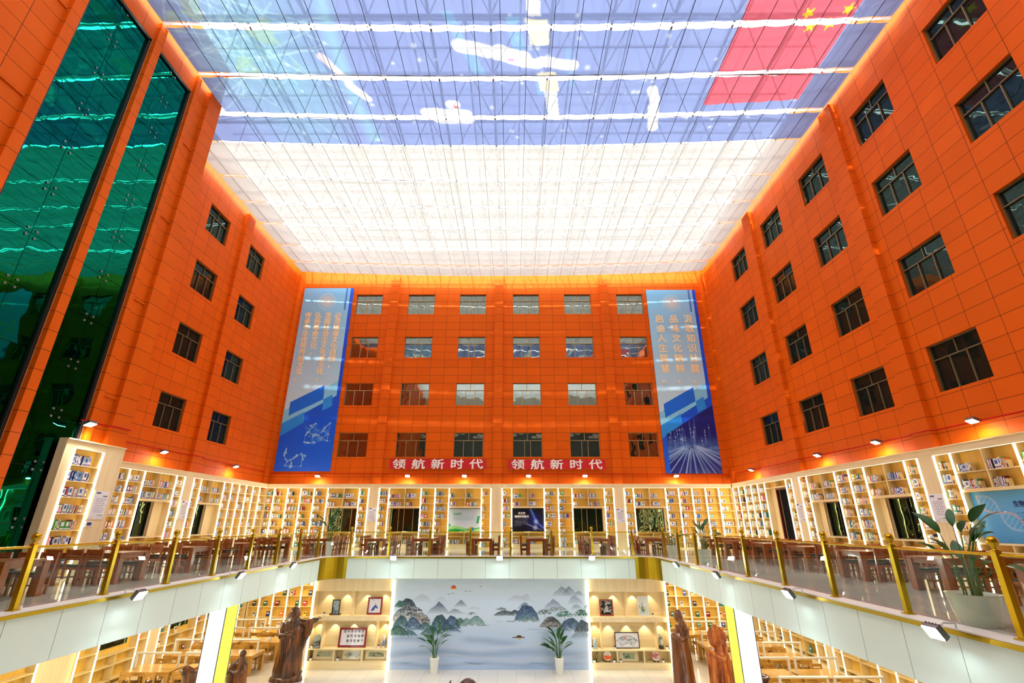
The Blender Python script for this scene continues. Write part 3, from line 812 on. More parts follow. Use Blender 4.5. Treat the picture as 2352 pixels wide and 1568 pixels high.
# ------------------------------------------------------------------ books
BC = {'white': (236, 238, 240), 'pale grey': (196, 204, 210), 'sky blue': (96, 160, 214), 'blue': (36, 84, 176), 'navy': (26, 40, 96), 'teal': (30, 140, 150),
      'green': (58, 156, 70), 'dark green': (26, 92, 60), 'red': (198, 30, 36), 'orange': (236, 120, 40), 'yellow': (238, 206, 60), 'maroon': (112, 26, 44), 'purple': (110, 70, 150), 'black': (30, 30, 34), 'cream': (232, 220, 188), 'pink': (232, 140, 160)}
BM = {k: pmat('book cover ' + k, v, 0.4, var=0.02) for k, v in BC.items()}
M_pages = pmat('book pages', (240, 234, 216), 0.8, var=0.02)
M_labw = pmat('spine label', (244, 244, 244), 0.5, var=0.0)
M_labv = pmat('violet spine label', (90, 60, 150), 0.5, var=0.0)
def unit_book(col):
    mb = MB(); c = BM[col]
    mb.box(-0.5, -0.40, 0, 1, 0, 1, c); mb.box(0.40, 0.5, 0, 1, 0, 1, c); mb.box(-0.40, 0.40, 0, 0.04, 0, 1, c)
    mb.box(-0.40, 0.40, 0.04, 0.96, 0.02, 0.97, M_pages)
    lb = M_labv if col in ('white', 'pale grey', 'cream', 'yellow', 'pink', 'sky blue') else M_labw
    mb.add([(-0.5,-0.006,0.08), (0.5,-0.006,0.08), (0.5,-0.006,0.20), (-0.5,-0.006,0.20)], [(0,1,2,3)], lb)
    mb.add([(-0.3,-0.006,0.45), (0.3,-0.006,0.45), (0.3,-0.006,0.85), (-0.3,-0.006,0.85)], [(0,1,2,3)], M_labw if lb is M_labw else BM['blue'])
    return mb
THEME = [['white','pale grey','sky blue','white','blue','navy'], ['white','green','white','dark green','cream','yellow'], ['white','red','maroon','orange','white','cream'],
         ['blue','white','sky blue','teal','white','navy'], ['white','pale grey','black','white','red','blue'], ['white','yellow','green','purple','pink','orange'], ['white','blue','red','green','cream','teal']]
books = []
rb = random.Random(11)
for ci, (short, wall, a, b, z, row, bay, kind) in enumerate(CELLS):
    th = THEME[rb.randrange(len(THEME))]; extra = THEME[rb.randrange(len(THEME))]
    W = b-a
    near = wall == 'block' or 'behind the tall' in short
    if near: fill = rb.uniform(0.78, 0.95)
    elif wall == 'right': fill = rb.uniform(0.42, 0.62)
    else: fill = rb.uniform(0.35, 0.85)
    if z < 0.1: fill *= 0.8
    u = 0.03; n = 0; lim = W*fill
    hb_ = rb.uniform(0.24, 0.28)
    while True:
        w = rb.choice((0.016, 0.022, 0.028, 0.034, 0.045))
        if rb.random() < 0.08: w = rb.uniform(0.10, 0.17)       # a book shown cover-out
        if u + w > lim or n > 24: break
        col = rb.choice(th if rb.random() < 0.75 else extra)
        if rb.random() < 0.10: col = rb.choice(list(BC))
        if rb.random() < 0.30: col = rb.choice(('white', 'white', 'pale grey', 'cream'))
        h = min(hb_*rb.uniform(0.88, 1.1), 0.31); dp = rb.uniform(0.15, 0.19) if w < 0.09 else 0.03
        uc = u + w/2
        uu = a + uc if VIEWSIGN[wall] > 0 else b - uc
        p = FRONT[wall](uu, 0.05, z)
        dist = math.dist(p, (0, 0, 1.5))
        books.append(dict(p=p, s=(w*0.94, dp, h), col=col, wall=wall, short=short, row=row, bay=bay, kind=kind, n=n, size=max(w, 0.02)*h/dist**2, dist=dist, vis=z > 0.7 or wall == 'back'))
        u += w + (0.004 if rb.random() < 0.9 else 0.05); n += 1
def inframe(p):
    P = Vector(p) - Vector((0, 0, 1.5)); c, s = math.cos(math.radians(20.855)), math.sin(math.radians(20.855))
    zc = P.y*c + P.z*s; yc = -P.y*s + P.z*c
    if zc < 1: return False
    u, v = 1176 + 1092*P.x/zc, 784 - 1092*yc/zc
    return 5 < u < 2345 and v < 1500
vis = [b for b in books if inframe(b['p']) and b['vis'] and not (b['wall'] == 'left' and b['p'][1] < 19.5)]
vis.sort(key=lambda b: -b['size'])
ind = vis[:296]; indset = {id(b) for b in ind}
rest = [b for b in books if id(b) not in indset and inframe(b['p']) and not (b['wall'] == 'left' and b['p'][1] < 19.2)]
BAYW = ['first', 'second', 'third', 'fourth', 'fifth', 'sixth', 'seventh', 'eighth']
SIDE = {'w': 'left half of the', 'w2': 'right half of the', 'n': 'the'}
proto = {}
used_lab = set()
for b in ind:
    side = {'w': 'left ', 'w2': 'right '}.get(b['kind'], '') if b['wall'] != 'right' else {'w': 'right ', 'w2': 'left '}.get(b['kind'], '')
    row = {1: 'top', 2: 'second', 3: 'third', 4: 'fourth', 5: 'fifth', 6: 'sixth', 7: 'seventh', 8: 'lowest'}[b['row']]
    sh = {'tall bookcase by the green glass': 'tall bookcase', 'bookcase behind the tall one': 'bookcase behind tall one', 'bookcase with the helix poster': 'helix poster bookcase', 'bookcase with two black windows': 'black windows bookcase',
          'bookcase in the far corner under the orange wall': 'side bookcase before far corner', 'bookcase around the doorway': 'doorway bookcase'}.get(b['short'], b['short'].replace('the ', ''))
    if b['wall'] == 'block': lab = '%s book, %s along the %s shelf of the tall bookcase by green glass' % (b['col'], ORD[b['n']], row)
    else: lab = '%s book, %s on %s shelf, %scolumn %d, %s' % (b['col'], ORD[b['n']], row, side, b['bay']+1, sh)
    key = b['col']
    if key not in proto:
        o = unit_book(key).build('book'); proto[key] = o.data
    else:
        o = bpy.data.objects.new('book', proto[key]); COL.objects.link(o)
    o.location = b['p']; o.rotation_euler = (0, 0, WROT[b['wall']]); o.scale = b['s']
    tag(o, ' '.join(lab.split()[:16]), 'book', 'books nearest the reader on the lit shelves')
mb = MB()
for b in rest:
    w, dp, h = b['s']; M = Matrix.Rotation(WROT[b['wall']], 3, 'Z'); p = Vector(b['p'])
    mb.obox(p + M @ Vector((0, dp/2, h/2)), (w/2, dp/2, h/2), M, BM[b['col']])
    light = b['col'] in ('white', 'pale grey', 'cream', 'yellow', 'pink', 'sky blue')
    vs = [p + M @ Vector(q) for q in ((-w/2,-0.002,h*0.08), (w/2,-0.002,h*0.08), (w/2,-0.002,h*0.2), (-w/2,-0.002,h*0.2))]
    mb.add(vs, [(0,1,2,3)], M_labv if light else M_labw)
o = mb.build('books'); tag(o, 'small far-off books filling the remaining lit shelves of the reading balcony', 'books', kind='stuff')

# pale wooden bookends closing the rows on the right-hand bookcases
M_bend = pmat('pale beech bookend', (226, 200, 150), 0.5); M_hole = pmat('dark bookend notch', (60, 42, 24), 0.7)
ends = {}
for b in books:
    if b['wall'] == 'right' and b['vis'] and inframe(b['p']) and b['dist'] < 29:
        k = (b['short'], b['bay'], b['kind'], b['row'])
        if k not in ends or b['n'] > ends[k]['n']: ends[k] = b
bp_ = None
for k, b in ends.items():
    if bp_ is None:
        mb = MB(); mb.prism([(0.0, 0.0), (0.085, 0.0), (0.085, 0.12), (0.0, 0.12)], 0.0, 0.21, M_bend); mb.box(0.025, 0.060, -0.003, 0.0, 0.0, 0.09, M_hole)
        mb.tube([(0.0425, -0.003, 0.09), (0.0425, 0.0, 0.09)], 0.0175, M_hole, 10); bp_ = mb.build('bookend'); o = bp_
    else: o = bp_.copy(); COL.objects.link(o)
    o.location = (b['p'][0], b['p'][1] - b['s'][0]/2 - 0.008, b['p'][2]); o.rotation_euler = (0, 0, WROT['right'])
    sh = {'bookcase with the helix poster': 'helix poster bookcase', 'bookcase with two black windows': 'black windows bookcase', 'bookcase around the doorway': 'doorway bookcase'}[b['short']]
    tag(o, 'pale bookend, %s shelf from top, %scolumn %d, %s' % (ORD[b['row']-1], {'w': 'right half of ', 'w2': 'left half of '}.get(b['kind'], ''), b['bay']+1, sh), 'bookend', 'wooden bookends on the doorway side')

# ------------------------------------------------------------------ painted panels
def panel(name, o, ud, vd, w, h, nu, nv, paint, mat, th=0.02, edge=(0.9,0.9,0.9), parent=None, nd=None):
    """flat printed panel: grid of painted vertices on the front, with a real back and edges"""
    ud, vd = Vector(ud), Vector(vd); nd = nd or ud.cross(vd).normalized(); o = Vector(o)
    U, V = np.meshgrid(np.linspace(0, 1, nu), np.linspace(0, 1, nv))
    img = paint(U, V)
    off = np.array(ROOT[parent.name]) if parent else np.array(o)
    co = (np.array(o) + U[..., None]*np.array(ud)*w + V[..., None]*np.array(vd)*h).reshape(-1, 3) - off
    idx = np.arange(nu*nv).reshape(nv, nu)
    q = np.stack([idx[:-1,:-1], idx[:-1,1:], idx[1:,1:], idx[1:,:-1]], -1).reshape(-1, 4).tolist()
    vs = co.tolist(); n0 = len(vs)
    c4 = [o, o+ud*w, o+ud*w+vd*h, o+vd*h]
    vs += [tuple(Vector(c)-Vector(off)) for c in c4] + [tuple(Vector(c)-nd*th-Vector(off)) for c in c4]
    q += [[n0+7,n0+6,n0+5,n0+4]] + [[n0+i, n0+4+i, n0+4+(i+1)%4, n0+(i+1)%4] for i in range(4)]
    me = bpy.data.meshes.new(name); me.from_pydata(vs, [], q)
    c = npl(np.clip(img, 0, 1)).reshape(-1, 3)
    e = np.tile(npl(np.array(edge, float)), (8, 1))
    c = np.concatenate([c, e], 0)
    at = me.color_attributes.new('Col', 'FLOAT_COLOR', 'POINT')
    at.data.foreach_set('color', np.concatenate([c, np.ones((len(c), 1))], 1).astype(np.float32).ravel())
    me.materials.append(mat); me.update()
    ob = bpy.data.objects.new(name, me); COL.objects.link(ob)
    if parent: ob.parent = parent; ROOT[ob.name] = ROOT[parent.name]
    else: ob.location = o; ROOT[ob.name] = tuple(o)
    return ob

def text(s, size, M, mat, parent, name='lettering', bold=0.0, spacing=1.0, ext=0.006, align='LEFT', sx=1.0):
    cu = bpy.data.curves.new('t', 'FONT'); cu.body = s; cu.size = size; cu.extrude = ext
    cu.space_character = spacing; cu.align_x = align; cu.resolution_u = 2
    ob = bpy.data.objects.new('t', cu); COL.objects.link(ob)
    bpy.context.view_layer.update()
    me = bpy.data.meshes.new_from_object(ob.evaluated_get(bpy.context.evaluated_depsgraph_get()))
    bpy.data.objects.remove(ob)
    off = Vector(ROOT[parent.name])
    if bold:                                    # heavier strokes: the glyph laid over itself, a little shifted
        bm = bmesh.new(); src = bmesh.new(); src.from_mesh(me)
        for (dx, dy, dz) in ((0,0,0), (bold,0,0.0004), (-bold,0,0.0008), (0,bold,0.0012), (0,-bold,0.0016)):
            tmp = me.copy(); tmp.transform(Matrix.Translation((dx, dy, dz))); bm.from_mesh(tmp); bpy.data.meshes.remove(tmp)
        bm.to_mesh(me); bm.free(); src.free()
    me.transform(Matrix.Translation(-off) @ M @ Matrix.Diagonal((sx, 1, 1, 1)))
    me.materials.clear(); me.materials.append(mat)
    me.name = name
    o = bpy.data.objects.new(name, me); COL.objects.link(o); o.parent = parent; ROOT[o.name] = tuple(off)
    return o
def wallM(ud, vd, o):
    ud, vd = Vector(ud), Vector(vd); n = ud.cross(vd)
    return Matrix(((ud.x, vd.x, n.x, o[0]), (ud.y, vd.y, n.y, o[1]), (ud.z, vd.z, n.z, o[2]), (0,0,0,1)))
BU, BV = (1,0,0), (0,0,1)          # across and up on the far wall

def banner_base(U, V):
    img = np.zeros(U.shape+(3,))
    t = np.clip((V-0.3)/0.7, 0, 1)[..., None]
    img[:] = np.array((0.78, 0.93, 1.0))*(1-t) + np.array((0.50, 0.80, 1.0))*t
    L = 0.195 + 0.165*U
    img = blend(img, 1.0*in_poly(U, V, [(0,0.235),(0,0.30),(1,0.47),(1,0.36)]), (0.52, 0.84, 1.0))
    img = blend(img, 1.0*(V < L+0.03), (0.02, 0.36, 0.92))
    img = blend(img, np.clip((L-V)/0.35, 0, 1)*(V < L), (0.02, 0.40, 0.95))
    img = blend(img, 1.0*in_poly(U, V, [(0.09,0.345),(0.69,0.435),(0.70,0.36),(0.10,0.275)]), (0.06, 0.46, 0.98))
    img = blend(img, 1.0*in_poly(U, V, [(0.0,0.235),(0.39,0.295),(0.40,0.24),(0.0,0.17)]), (0.14, 0.60, 1.0))
    img = blend(img, 1.0*in_poly(U, V, [(0.70,0.36),(0.86,0.385),(0.88,0.325),(0.71,0.30)]), (0.14, 0.60, 1.0))
    img = blend(img, 1.0*((U > 0.94) & (V > 0.36)), (0.03, 0.34, 0.95))
    img = blend(img, 1.0*((U > 0.845) & (U < 0.885) & (V > 0.865)), (0.25, 0.50, 0.88))
    # round seal printed pale near the top
    d = np.hypot((U-0.49)*3.65, (V-0.918)*13.3)
    img = blend(img, 0.55*(np.abs(d-0.62) < 0.05), (0.80, 0.86, 0.92)); img = blend(img, 0.8*(d < 0.44), (0.83, 0.86, 0.86)); img = blend(img, 0.7*(np.abs(d-0.30) < 0.05), (0.72, 0.80, 0.86))
    a = np.arctan2(V-0.918, (U-0.49)*0.275); img = blend(img, 0.5*((d > 0.48) & (d < 0.58) & (np.sin(a*16) > 0) & (V > 0.9)), (0.84, 0.86, 0.88))
    return img
def paint_net(U, V):
    img = banner_base(U, V); rs = np.random.RandomState(2); X, Y = U*3.7, V*13.35
    nodes = [(rs.uniform(0.3, 2.0), rs.uniform(0.2, 1.8)) for _ in range(22)] + [(rs.uniform(1.2, 3.3), rs.uniform(1.8, 3.2)) for _ in range(24)]
    for i, p in enumerate(nodes):
        near = sorted(nodes, key=lambda q: math.dist(p, q))[1:4]
        for q in near: img = blend(img, 0.6*np.clip(1-seg_d(X, Y, p, q)/0.03, 0, 1), (0.70, 0.88, 1.0))
        img = blend(img, np.clip(1-np.hypot(X-p[0], Y-p[1])/0.09, 0, 1)*0.8, (0.8, 0.93, 1.0))
    for k in range(40):
        t = rs.rand(); p = (2.4+rs.randn()*0.4, 2.5+rs.randn()*0.35); img = blend(img, 0.4*np.clip(1-np.hypot(X-p[0], Y-p[1])/0.12, 0, 1), (0.6, 0.8, 1))
    return img
def paint_rays(U, V):
    img = banner_base(U, V); rs = np.random.RandomState(6); X, Y = U*3.7, V*13.3
    m = in_poly(U, V, [(0.08, 0.0), (0.08, 0.19), (1.0, 0.34), (1.0, 0.0)])
    img = blend(img, 0.85*m, (0.05, 0.10, 0.42))
    img = blend(img, m*np.clip(1-np.abs(Y-1.6)/0.9, 0, 1)*0.6*(0.4+noise2(X*3, Y*6, 4)), (0.50, 0.74, 0.98))
    for k in range(46):
        a = rs.uniform(PI*1.08, PI*1.92); c = (1.9, 1.9); r0 = rs.uniform(0.2, 0.8); e = (c[0]+math.cos(a)*3, c[1]+math.sin(a)*2.6); s = (c[0]+math.cos(a)*r0, c[1]+math.sin(a)*r0*0.7)
        img = blend(img, m*0.55*np.clip(1-seg_d(X, Y, s, e)/0.045, 0, 1), (0.72, 0.86, 1.0))
    for k in range(30):
        x = rs.uniform(0.4, 3.6); y = rs.uniform(1.5, 2.4); img = blend(img, m*0.6*np.clip(1-seg_d(X, Y, (x, y), (x, y+rs.uniform(0.2, 1.2)))/0.035, 0, 1), (0.55, 0.75, 1.0))
        img = blend(img, m*np.clip(1-np.hypot(X-x, Y-y-0.6)/0.07, 0, 1), (0.8, 0.92, 1))
    return img
def banner(label, x0, x1, z0, z1, paint, cols, cx, ztop, step, size):
    t = thing('wall_banner', label, 'banner', ((x0+x1)/2, 31.93, z0))
    panel('print', (x0, 31.93, z0), BU, BV, x1-x0, z1-z0, 168, 600, paint, M_paint, 0.04, (0.3,0.5,0.85), t)
    for x, s in zip(cx, cols):
        for k, ch in enumerate(s):
            text(ch, size, wallM(BU, BV, (x - size*0.5, 31.915, ztop - step*k - size*0.88)), M_letgold, t, 'lettering', bold=0.018)
    return t
banner('tall light blue banner with four columns of gold characters and a network print', -15.68, -11.99, 4.63, 17.97, paint_net,
       ['必须增强文化自信，', '发展社会主义先进文化，', '弘扬革命文化，', '传承中华优秀传统文化。'], [-12.9, -13.62, -14.36, -15.1], 15.98, 0.475, 0.5)
banner('tall light blue banner with three columns of gold characters above streaming light rays', 9.9, 13.56, 4.48, 17.78, paint_rays,
       ['汲取知识甘露，', '品味文化精粹，', '启迪人生智慧。'], [12.75, 11.7, 10.65], 15.75, 0.76, 0.66)
def redban(label, x0, x1, z0, z1):
    t = thing('red_banner', label, 'banner', ((x0+x1)/2, 31.72, z0))
    mb = MB(); n = 24
    vs = []
    for i in range(n+1):
        x = x0+(x1-x0)*i/n; w = 0.008*math.sin(i*1.1); vs += [(x, 31.72+w, z0), (x, 31.72+w, z1), (x, 31.74+w, z0), (x, 31.74+w, z1)]
    fs = []
    for i in range(n):
        k = i*4; fs += [(k, k+4, k+5, k+1), (k+2, k+3, k+7, k+6), (k+1, k+5, k+7, k+3), (k, k+2, k+6, k+4)]
    mb.add(vs, fs, M_redban); mb.build('cloth', t)
    mb = MB()
    for x in (x0+0.05, x1-0.05, (x0+x1)/2): mb.box(x-0.02, x+0.02, 31.74, 32.0, z1-0.06, z1-0.02, M_alu)
    mb.build('fixing', t)
    w = (x1-x0)/5
    for k, ch in enumerate('领航新时代'):
        text(ch, 0.66, wallM(BU, BV, (x0+w*(k+0.5)-0.46, 31.70, z0+0.06)), M_letter, t, 'lettering', bold=0.014, sx=1.36)
redban('red banner with five white characters under the second and third window columns', -8.08, -1.8, 4.76, 5.38)
redban('red banner with five white characters under the fourth and fifth window columns', -0.35, 5.95, 4.73, 5.34)

# posters set into the bookcases
def paint_farm(U, V):
    img = np.zeros(U.shape+(3,)); t = V[..., None]
    img[:] = np.array((0.86, 0.92, 0.96))*(1-t) + np.array((0.68, 0.76, 0.82))*t
    X, Y = U*1.96, V*1.36
    img = blend(img, 1.0*(Y < 0.36-0.17*np.abs(U-0.12)**1.3*1.9+0.02*np.sin(U*9)), (0.62, 0.88, 0.56))
    img = blend(img, 1.0*(Y < 0.16-0.12*(U-0.1)**2*3+0.03*np.sin(U*7)), (0.12, 0.68, 0.25))
    img = blend(img, 1.0*(Y < 0.10+0.20*np.clip(U-0.55, 0, 1)**1.2*2)*(U > 0.5), (0.66, 0.90, 0.62)); img = blend(img, 1.0*(np.abs(Y-0.12-0.32*np.clip(U-0.6, 0, 1)) < 0.03)*(U > 0.55), (0.20, 0.70, 0.34))
    for (x, y, r, c) in ((0.06, 0.40, 0.07, (0.2,0.7,0.74)), (1.46, 0.18, 0.11, (0.12,0.55,0.70)), (0.74, 0.06, 0.05, (0.15,0.65,0.62))): img = blend(img, 1.0*(np.hypot(X-x, Y-y) < r), c)
    for k in range(7):
        for s in (-1, 1): img = blend(img, 1.0*(seg_d(X, Y, (1.77+0.012*k, 0.50+0.058*k), (1.77+0.012*k+0.055*s, 0.56+0.058*k)) < 0.026), (0.22, 0.62, 0.45))
    for k, y in enumerate((0.97, 0.915, 0.84, 0.765, 0.69)):
        img = blend(img, 0.8*((np.abs(Y-y) < (0.006 if k == 0 else 0.016)) & (X > 0.26) & (X < (1.52 if k < 4 else 1.36)) & ((np.sin(X*60+k) > -0.4) | (k == 0))), (0.42, 0.62, 0.58))
    return img
def paint_star(U, V):
    img = np.zeros(U.shape+(3,)); img[:] = (0.04, 0.05, 0.12); X, Y = U*1.96, V*1.36
    img = blend(img, 0.8*np.clip(1-np.hypot(X-1.35, Y-0.6)/0.75, 0, 1), (0.10, 0.14, 0.55))
    img = blend(img, np.clip(1-seg_d(X, Y, (1.14, 1.34), (1.5, 0.55))/0.12, 0, 1), (0.35, 0.50, 0.95)); img = blend(img, np.clip(1-seg_d(X, Y, (1.45, 0.62), (1.9, 0.25))/0.12, 0, 1), (0.30, 0.40, 0.9))
    img = blend(img, np.clip(1-np.hypot(X-1.46, Y-0.6)/0.2, 0, 1), (0.75, 0.88, 1)); img = blend(img, np.clip(1-np.hypot(X-1.42, Y-0.26)/0.22, 0, 1), (0.88, 0.90, 1.0))
    img = blend(img, np.clip(1-seg_d(X, Y, (0.92, 0.46), (1.42, 0.26))/0.05, 0, 1)*0.9, (0.70, 0.74, 0.95)); img = blend(img, np.clip(1-seg_d(X, Y, (1.42, 0.26), (1.8, 0.12))/0.04, 0, 1)*0.8, (0.70, 0.74, 1))
    img = blend(img, 0.6*np.clip(1-seg_d(X, Y, (0.1, 0.85), (1.3, 0.8))/0.02, 0, 1), (0.3, 0.4, 0.9))
    for k, y in enumerate((0.76, 0.68, 0.61, 0.54, 0.46, 0.385)):
        img = blend(img, 0.7*((np.abs(Y-y) < 0.018) & (X > (0.25 if k == 0 else 0.15)) & (X < (0.96 if k < 5 else 0.55)) & (np.sin(X*55+k*2) > -0.4)), (0.62, 0.64, 0.72))
    return img
def paint_helix(U, V):
    img = np.zeros(U.shape+(3,)); t = V[..., None]; X, Y = U*2.03, V*1.42
    img[:] = np.array((0.20, 0.56, 0.84))*(1-t) + np.array((0.30, 0.66, 0.90))*t
    img = blend(img, 0.6*noise2(X*2, Y*2, 12)*np.clip(1-np.hypot(X-1.0, Y-0.6)/1.0, 0, 1), (0.55, 0.82, 0.96))
    for s in (0, 1):
        for k in range(60):
            f = k/59; p = (0.18+f*1.4, 1.3-f*1.15); o = 0.20*math.sin(f*7.5+s*PI); q = (p[0]+o*0.75, p[1]+o*0.75)
            img = blend(img, 0.75*np.clip(1-np.hypot(X-q[0], Y-q[1])/0.05, 0, 1), (0.86, 0.68, 0.74) if s else (0.62, 0.78, 0.94))
            if k % 4 == 0: img = blend(img, 0.35*np.clip(1-seg_d(X, Y, (p[0]-o*0.7, p[1]-o*0.7), q)/0.015, 0, 1), (0.8, 0.9, 1))
    for k in range(6): img = blend(img, 0.5*((np.abs(Y-0.8+k*0.09) < 0.02) & (X > 1.25) & (X < 1.85) & (np.sin(X*50+k) > -0.4)), (0.12, 0.34, 0.62))
    return img
t = thing('poster_panel', 'white poster with green waves and a wheat ear, set into far bookcase', 'poster', (-3.08, 31.84, 0.955))
panel('print', (-4.07, 31.84, 0.955), BU, BV, 1.98, 1.375, 150, 104, paint_farm, M_paint, 0.05, parent=t)
text('农业科学', 0.125, wallM(BU, BV, (-3.80, 31.835, 1.97)), M_green_txt, t, bold=0.004, ext=0.002)
t = thing('poster_panel', 'dark blue poster with star bursts and white title, set into far bookcase', 'poster', (0.9, 31.84, 0.955))
panel('print', (-0.11, 31.84, 0.955), BU, BV, 2.0, 1.375, 150, 104, paint_star, M_paint, 0.05, (0.05,0.06,0.12), t)
text('天文学', 0.15, wallM(BU, BV, (0.27, 31.835, 2.0)), M_letter, t, bold=0.005, ext=0.002)
text('地球科学图书', 0.15, wallM(BU, BV, (0.04, 31.835, 1.81)), M_letter, t, bold=0.006, ext=0.002)
t = thing('poster_panel', 'light blue poster with a pink helix strand behind the tall potted plant', 'poster', (14.05, 14.4, 0.955))
RU = (0,-1,0)
panel('print', (14.05, 15.41, 0.955), RU, BV, 2.03, 1.41, 150, 104, paint_helix, M_paint, 0.05, (0.3,0.6,0.9), t)
text('生物科学', 0.17, wallM(RU, BV, (14.045, 14.18, 1.93)), M_navy, t, bold=0.004, ext=0.002)

def paint_notice(U, V):
    img = np.zeros(U.shape+(3,)); img[:] = (0.93, 0.94, 0.96); rs = np.random.RandomState(1)
    bl = (0.16, 0.20, 0.48)
    img = blend(img, 1.0*((np.abs(V-0.92) < 0.022) & (U > 0.10) & (U < 0.42)), bl); img = blend(img, 1.0*((np.abs(V-0.82) < 0.018) & (U > 0.58) & (U < 0.88)), bl)
    for k in range(9):
        v = 0.72-k*0.058; img = blend(img, 0.75*((np.abs(V-v) < 0.013) & (U > 0.20) & (U < 0.88-0.1*(k % 3 == 2)) & (np.sin(U*46+k*3) > -0.55)), bl)
    img = blend(img, 0.35*((V < 0.16) & (noise2(U*5, V*9, 3) > 0.5)), (0.72, 0.76, 0.80)); img = blend(img, 0.9*((np.abs(V-0.13) < 0.008) & (U > 0.55) & (U < 0.88)), (0.2,0.2,0.25))
    return img
def notice(label, wall, u0, u1, z0, z1):
    ud = {'back': (1,0,0), 'left': (0,1,0), 'block': (0,1,0), 'right': (0,-1,0)}[wall]
    o = FRONT[wall](u0 if VIEWSIGN[wall] > 0 else u1, -0.035, z0)
    t = thing('notice_board', label, 'notice board', o)
    panel('sheet', o, ud, BV, u1-u0, z1-z0, 34, 52, paint_notice, M_paint, 0.012, parent=t)
    mb = MB(); wbox(mb, wall, u0-0.02, u1+0.02, -0.025, -0.011, z0-0.02, z1+0.02, HW[wall]); mb.build('backing_board', t)
notice('white notice board on the wood panel right of the tall bookcase', 'block', 15.32, 15.88, 1.6, 2.43)
notice('white notice board between the two bookcases beyond the tall one', 'left', 23.66, 24.17, 1.65, 2.5)
notice('white notice board on the far wall pier below the left banner', 'back', -9.14, -8.62, 1.55, 2.39)
notice('white notice board on the far wall pier left of the light ray banner', 'back', 6.39, 6.91, 1.49, 2.34)
notice('white notice board on the pier beside the dark doorway', 'right', 24.08, 24.64, 1.52, 2.38)
notice('white notice board on the pier beside the helix poster bookcase', 'right', 16.13, 16.70, 1.52, 2.38)
t = thing('wall_control', 'small white wall control with dark screen beside the tall bookcase', 'wall control', FRONT['block'](15.45, -0.03, 1.38))
mb = MB(); wbox(mb, 'block', 15.31, 15.57, -0.03, -0.011, 1.38, 1.55, M_white); mb.build('housing', t)
mb = MB(); wbox(mb, 'block', 15.36, 15.52, -0.034, -0.03, 1.42, 1.51, M_navy); mb.build('screen', t)
for (y, lab) in ((23.2, 'white wall switch beside the black window nearer the doorway'), (19.3, 'white wall switch beside the black window nearer the helix poster')):
    mb = MB(); wbox(mb, 'right', y-0.045, y+0.045, 0.30, 0.319, 1.12, 1.27, M_white); tag(mb.build('wall_switch', loc=FRONT['right'](y, 0.31, 1.12)), lab, 'switch')

# ------------------------------------------------------------------ flood lamps and red conduit
def flood(label, p, nrm, lens, group, arm='wall', tilt=0.45):
    """p: point where the arm is fixed; nrm: horizontal direction into the room"""
    t = thing('flood_lamp', label, 'lamp', p, group)
    n = Vector(nrm); s = Vector((-n.y, n.x, 0)); P = Vector(p) + n*0.03
    c = P + n*0.34 + Vector((0, 0, -0.02))
    fwd = (n*math.sin(tilt) + Vector((0, 0, -1))*math.cos(tilt)).normalized()
    up = s.cross(fwd)
    M = Matrix((s, up, fwd)).transposed()
    mb = MB(); mb.obox(c, (0.14, 0.10, 0.032), M, M_alu)
    for k in range(5): mb.obox(c - fwd*0.05 + s*(-0.12+0.06*k), (0.006, 0.10, 0.02), M, M_alu)
    mb.build('housing', t)
    mb = MB(); mb.obox(c + fwd*0.037, (0.128, 0.088, 0.004), M, lens); mb.build('lens', t)
    mb = MB()
    if arm == 'wall': mb.tube([P, P + n*0.2 + Vector((0,0,0.06)), c - fwd*0.03], 0.018, M_alu, 6)
    else: mb.tube([P, P + Vector((0,0,0.09)), P + n*0.18 + Vector((0,0,0.10)), c - fwd*0.03], 0.016, M_white, 6)
    mb.build('arm', t)
    return t
for x, l in zip((-12.63, -6.84, -3.18, 0.95, 4.57, 10.43), ('below the network banner', 'below the left end of the first red banner', 'below the right end of the first red banner', 'below the left end of the second red banner', 'below the right end of the second red banner', 'below the light ray banner')):
    flood('lit flood lamp on far wall ' + l, (x, 32.0, 4.34), (0,-1,0), M_flood, 'flood lamps on the orange walls')
for y, l in zip((21.7, 27.6), ('above the bookcase behind the tall one', 'nearest the far corner under the banner')):
    flood('lit flood lamp on the side wall ' + l, (XL, y, 4.5), (1,0,0), M_flood, 'flood lamps on the orange walls')
flood('lit flood lamp above the tall bookcase beside the green glazing', (XBLK, 14.3, 4.32), (1,0,0), M_flood, 'flood lamps on the orange walls')
for y, l in zip((28.6, 22.15, 18.4, 14.3), ('above the doorway bookcase near the far corner', 'above the first black window after the doorway', 'above the second black window after the doorway', 'above the helix poster')):
    flood('lit flood lamp on the orange wall ' + l, (XR, y, 4.40), (-1,0,0), M_flood, 'flood lamps on the orange walls')
for y, l in zip((12.0, 16.25, 20.0), ('nearest the tall bookcase', 'midway along', 'nearest the brass corner')):
    flood('flood lamp clamped under the glass railing opposite the doorway, ' + l, (EX0+0.05, y, 0.0), (1,0,0), M_flood_low, 'flood lamps along the balcony edge', 'edge', 1.0)
for y, l in zip((20.3, 16.4, 12.25, 8.2), ('first after the brass corner', 'second after the brass corner', 'third after the brass corner', 'nearest the big potted plant')):
    flood('flood lamp clamped under the railing on the doorway side, ' + l, (EX1-0.05, y, 0.0), (-1,0,0), M_flood_low, 'flood lamps along the balcony edge', 'edge', 1.0)
for x, l in zip((-5.6, -0.67, 3.62), ('above the sun of the mural', 'above the middle of the mural', 'above the right end of the mural')):
    flood('flood lamp clamped under the far railing ' + l, (x, EY-0.05, 0.0), (0,-1,0), M_flood_low, 'flood lamps along the balcony edge', 'edge', 1.0)
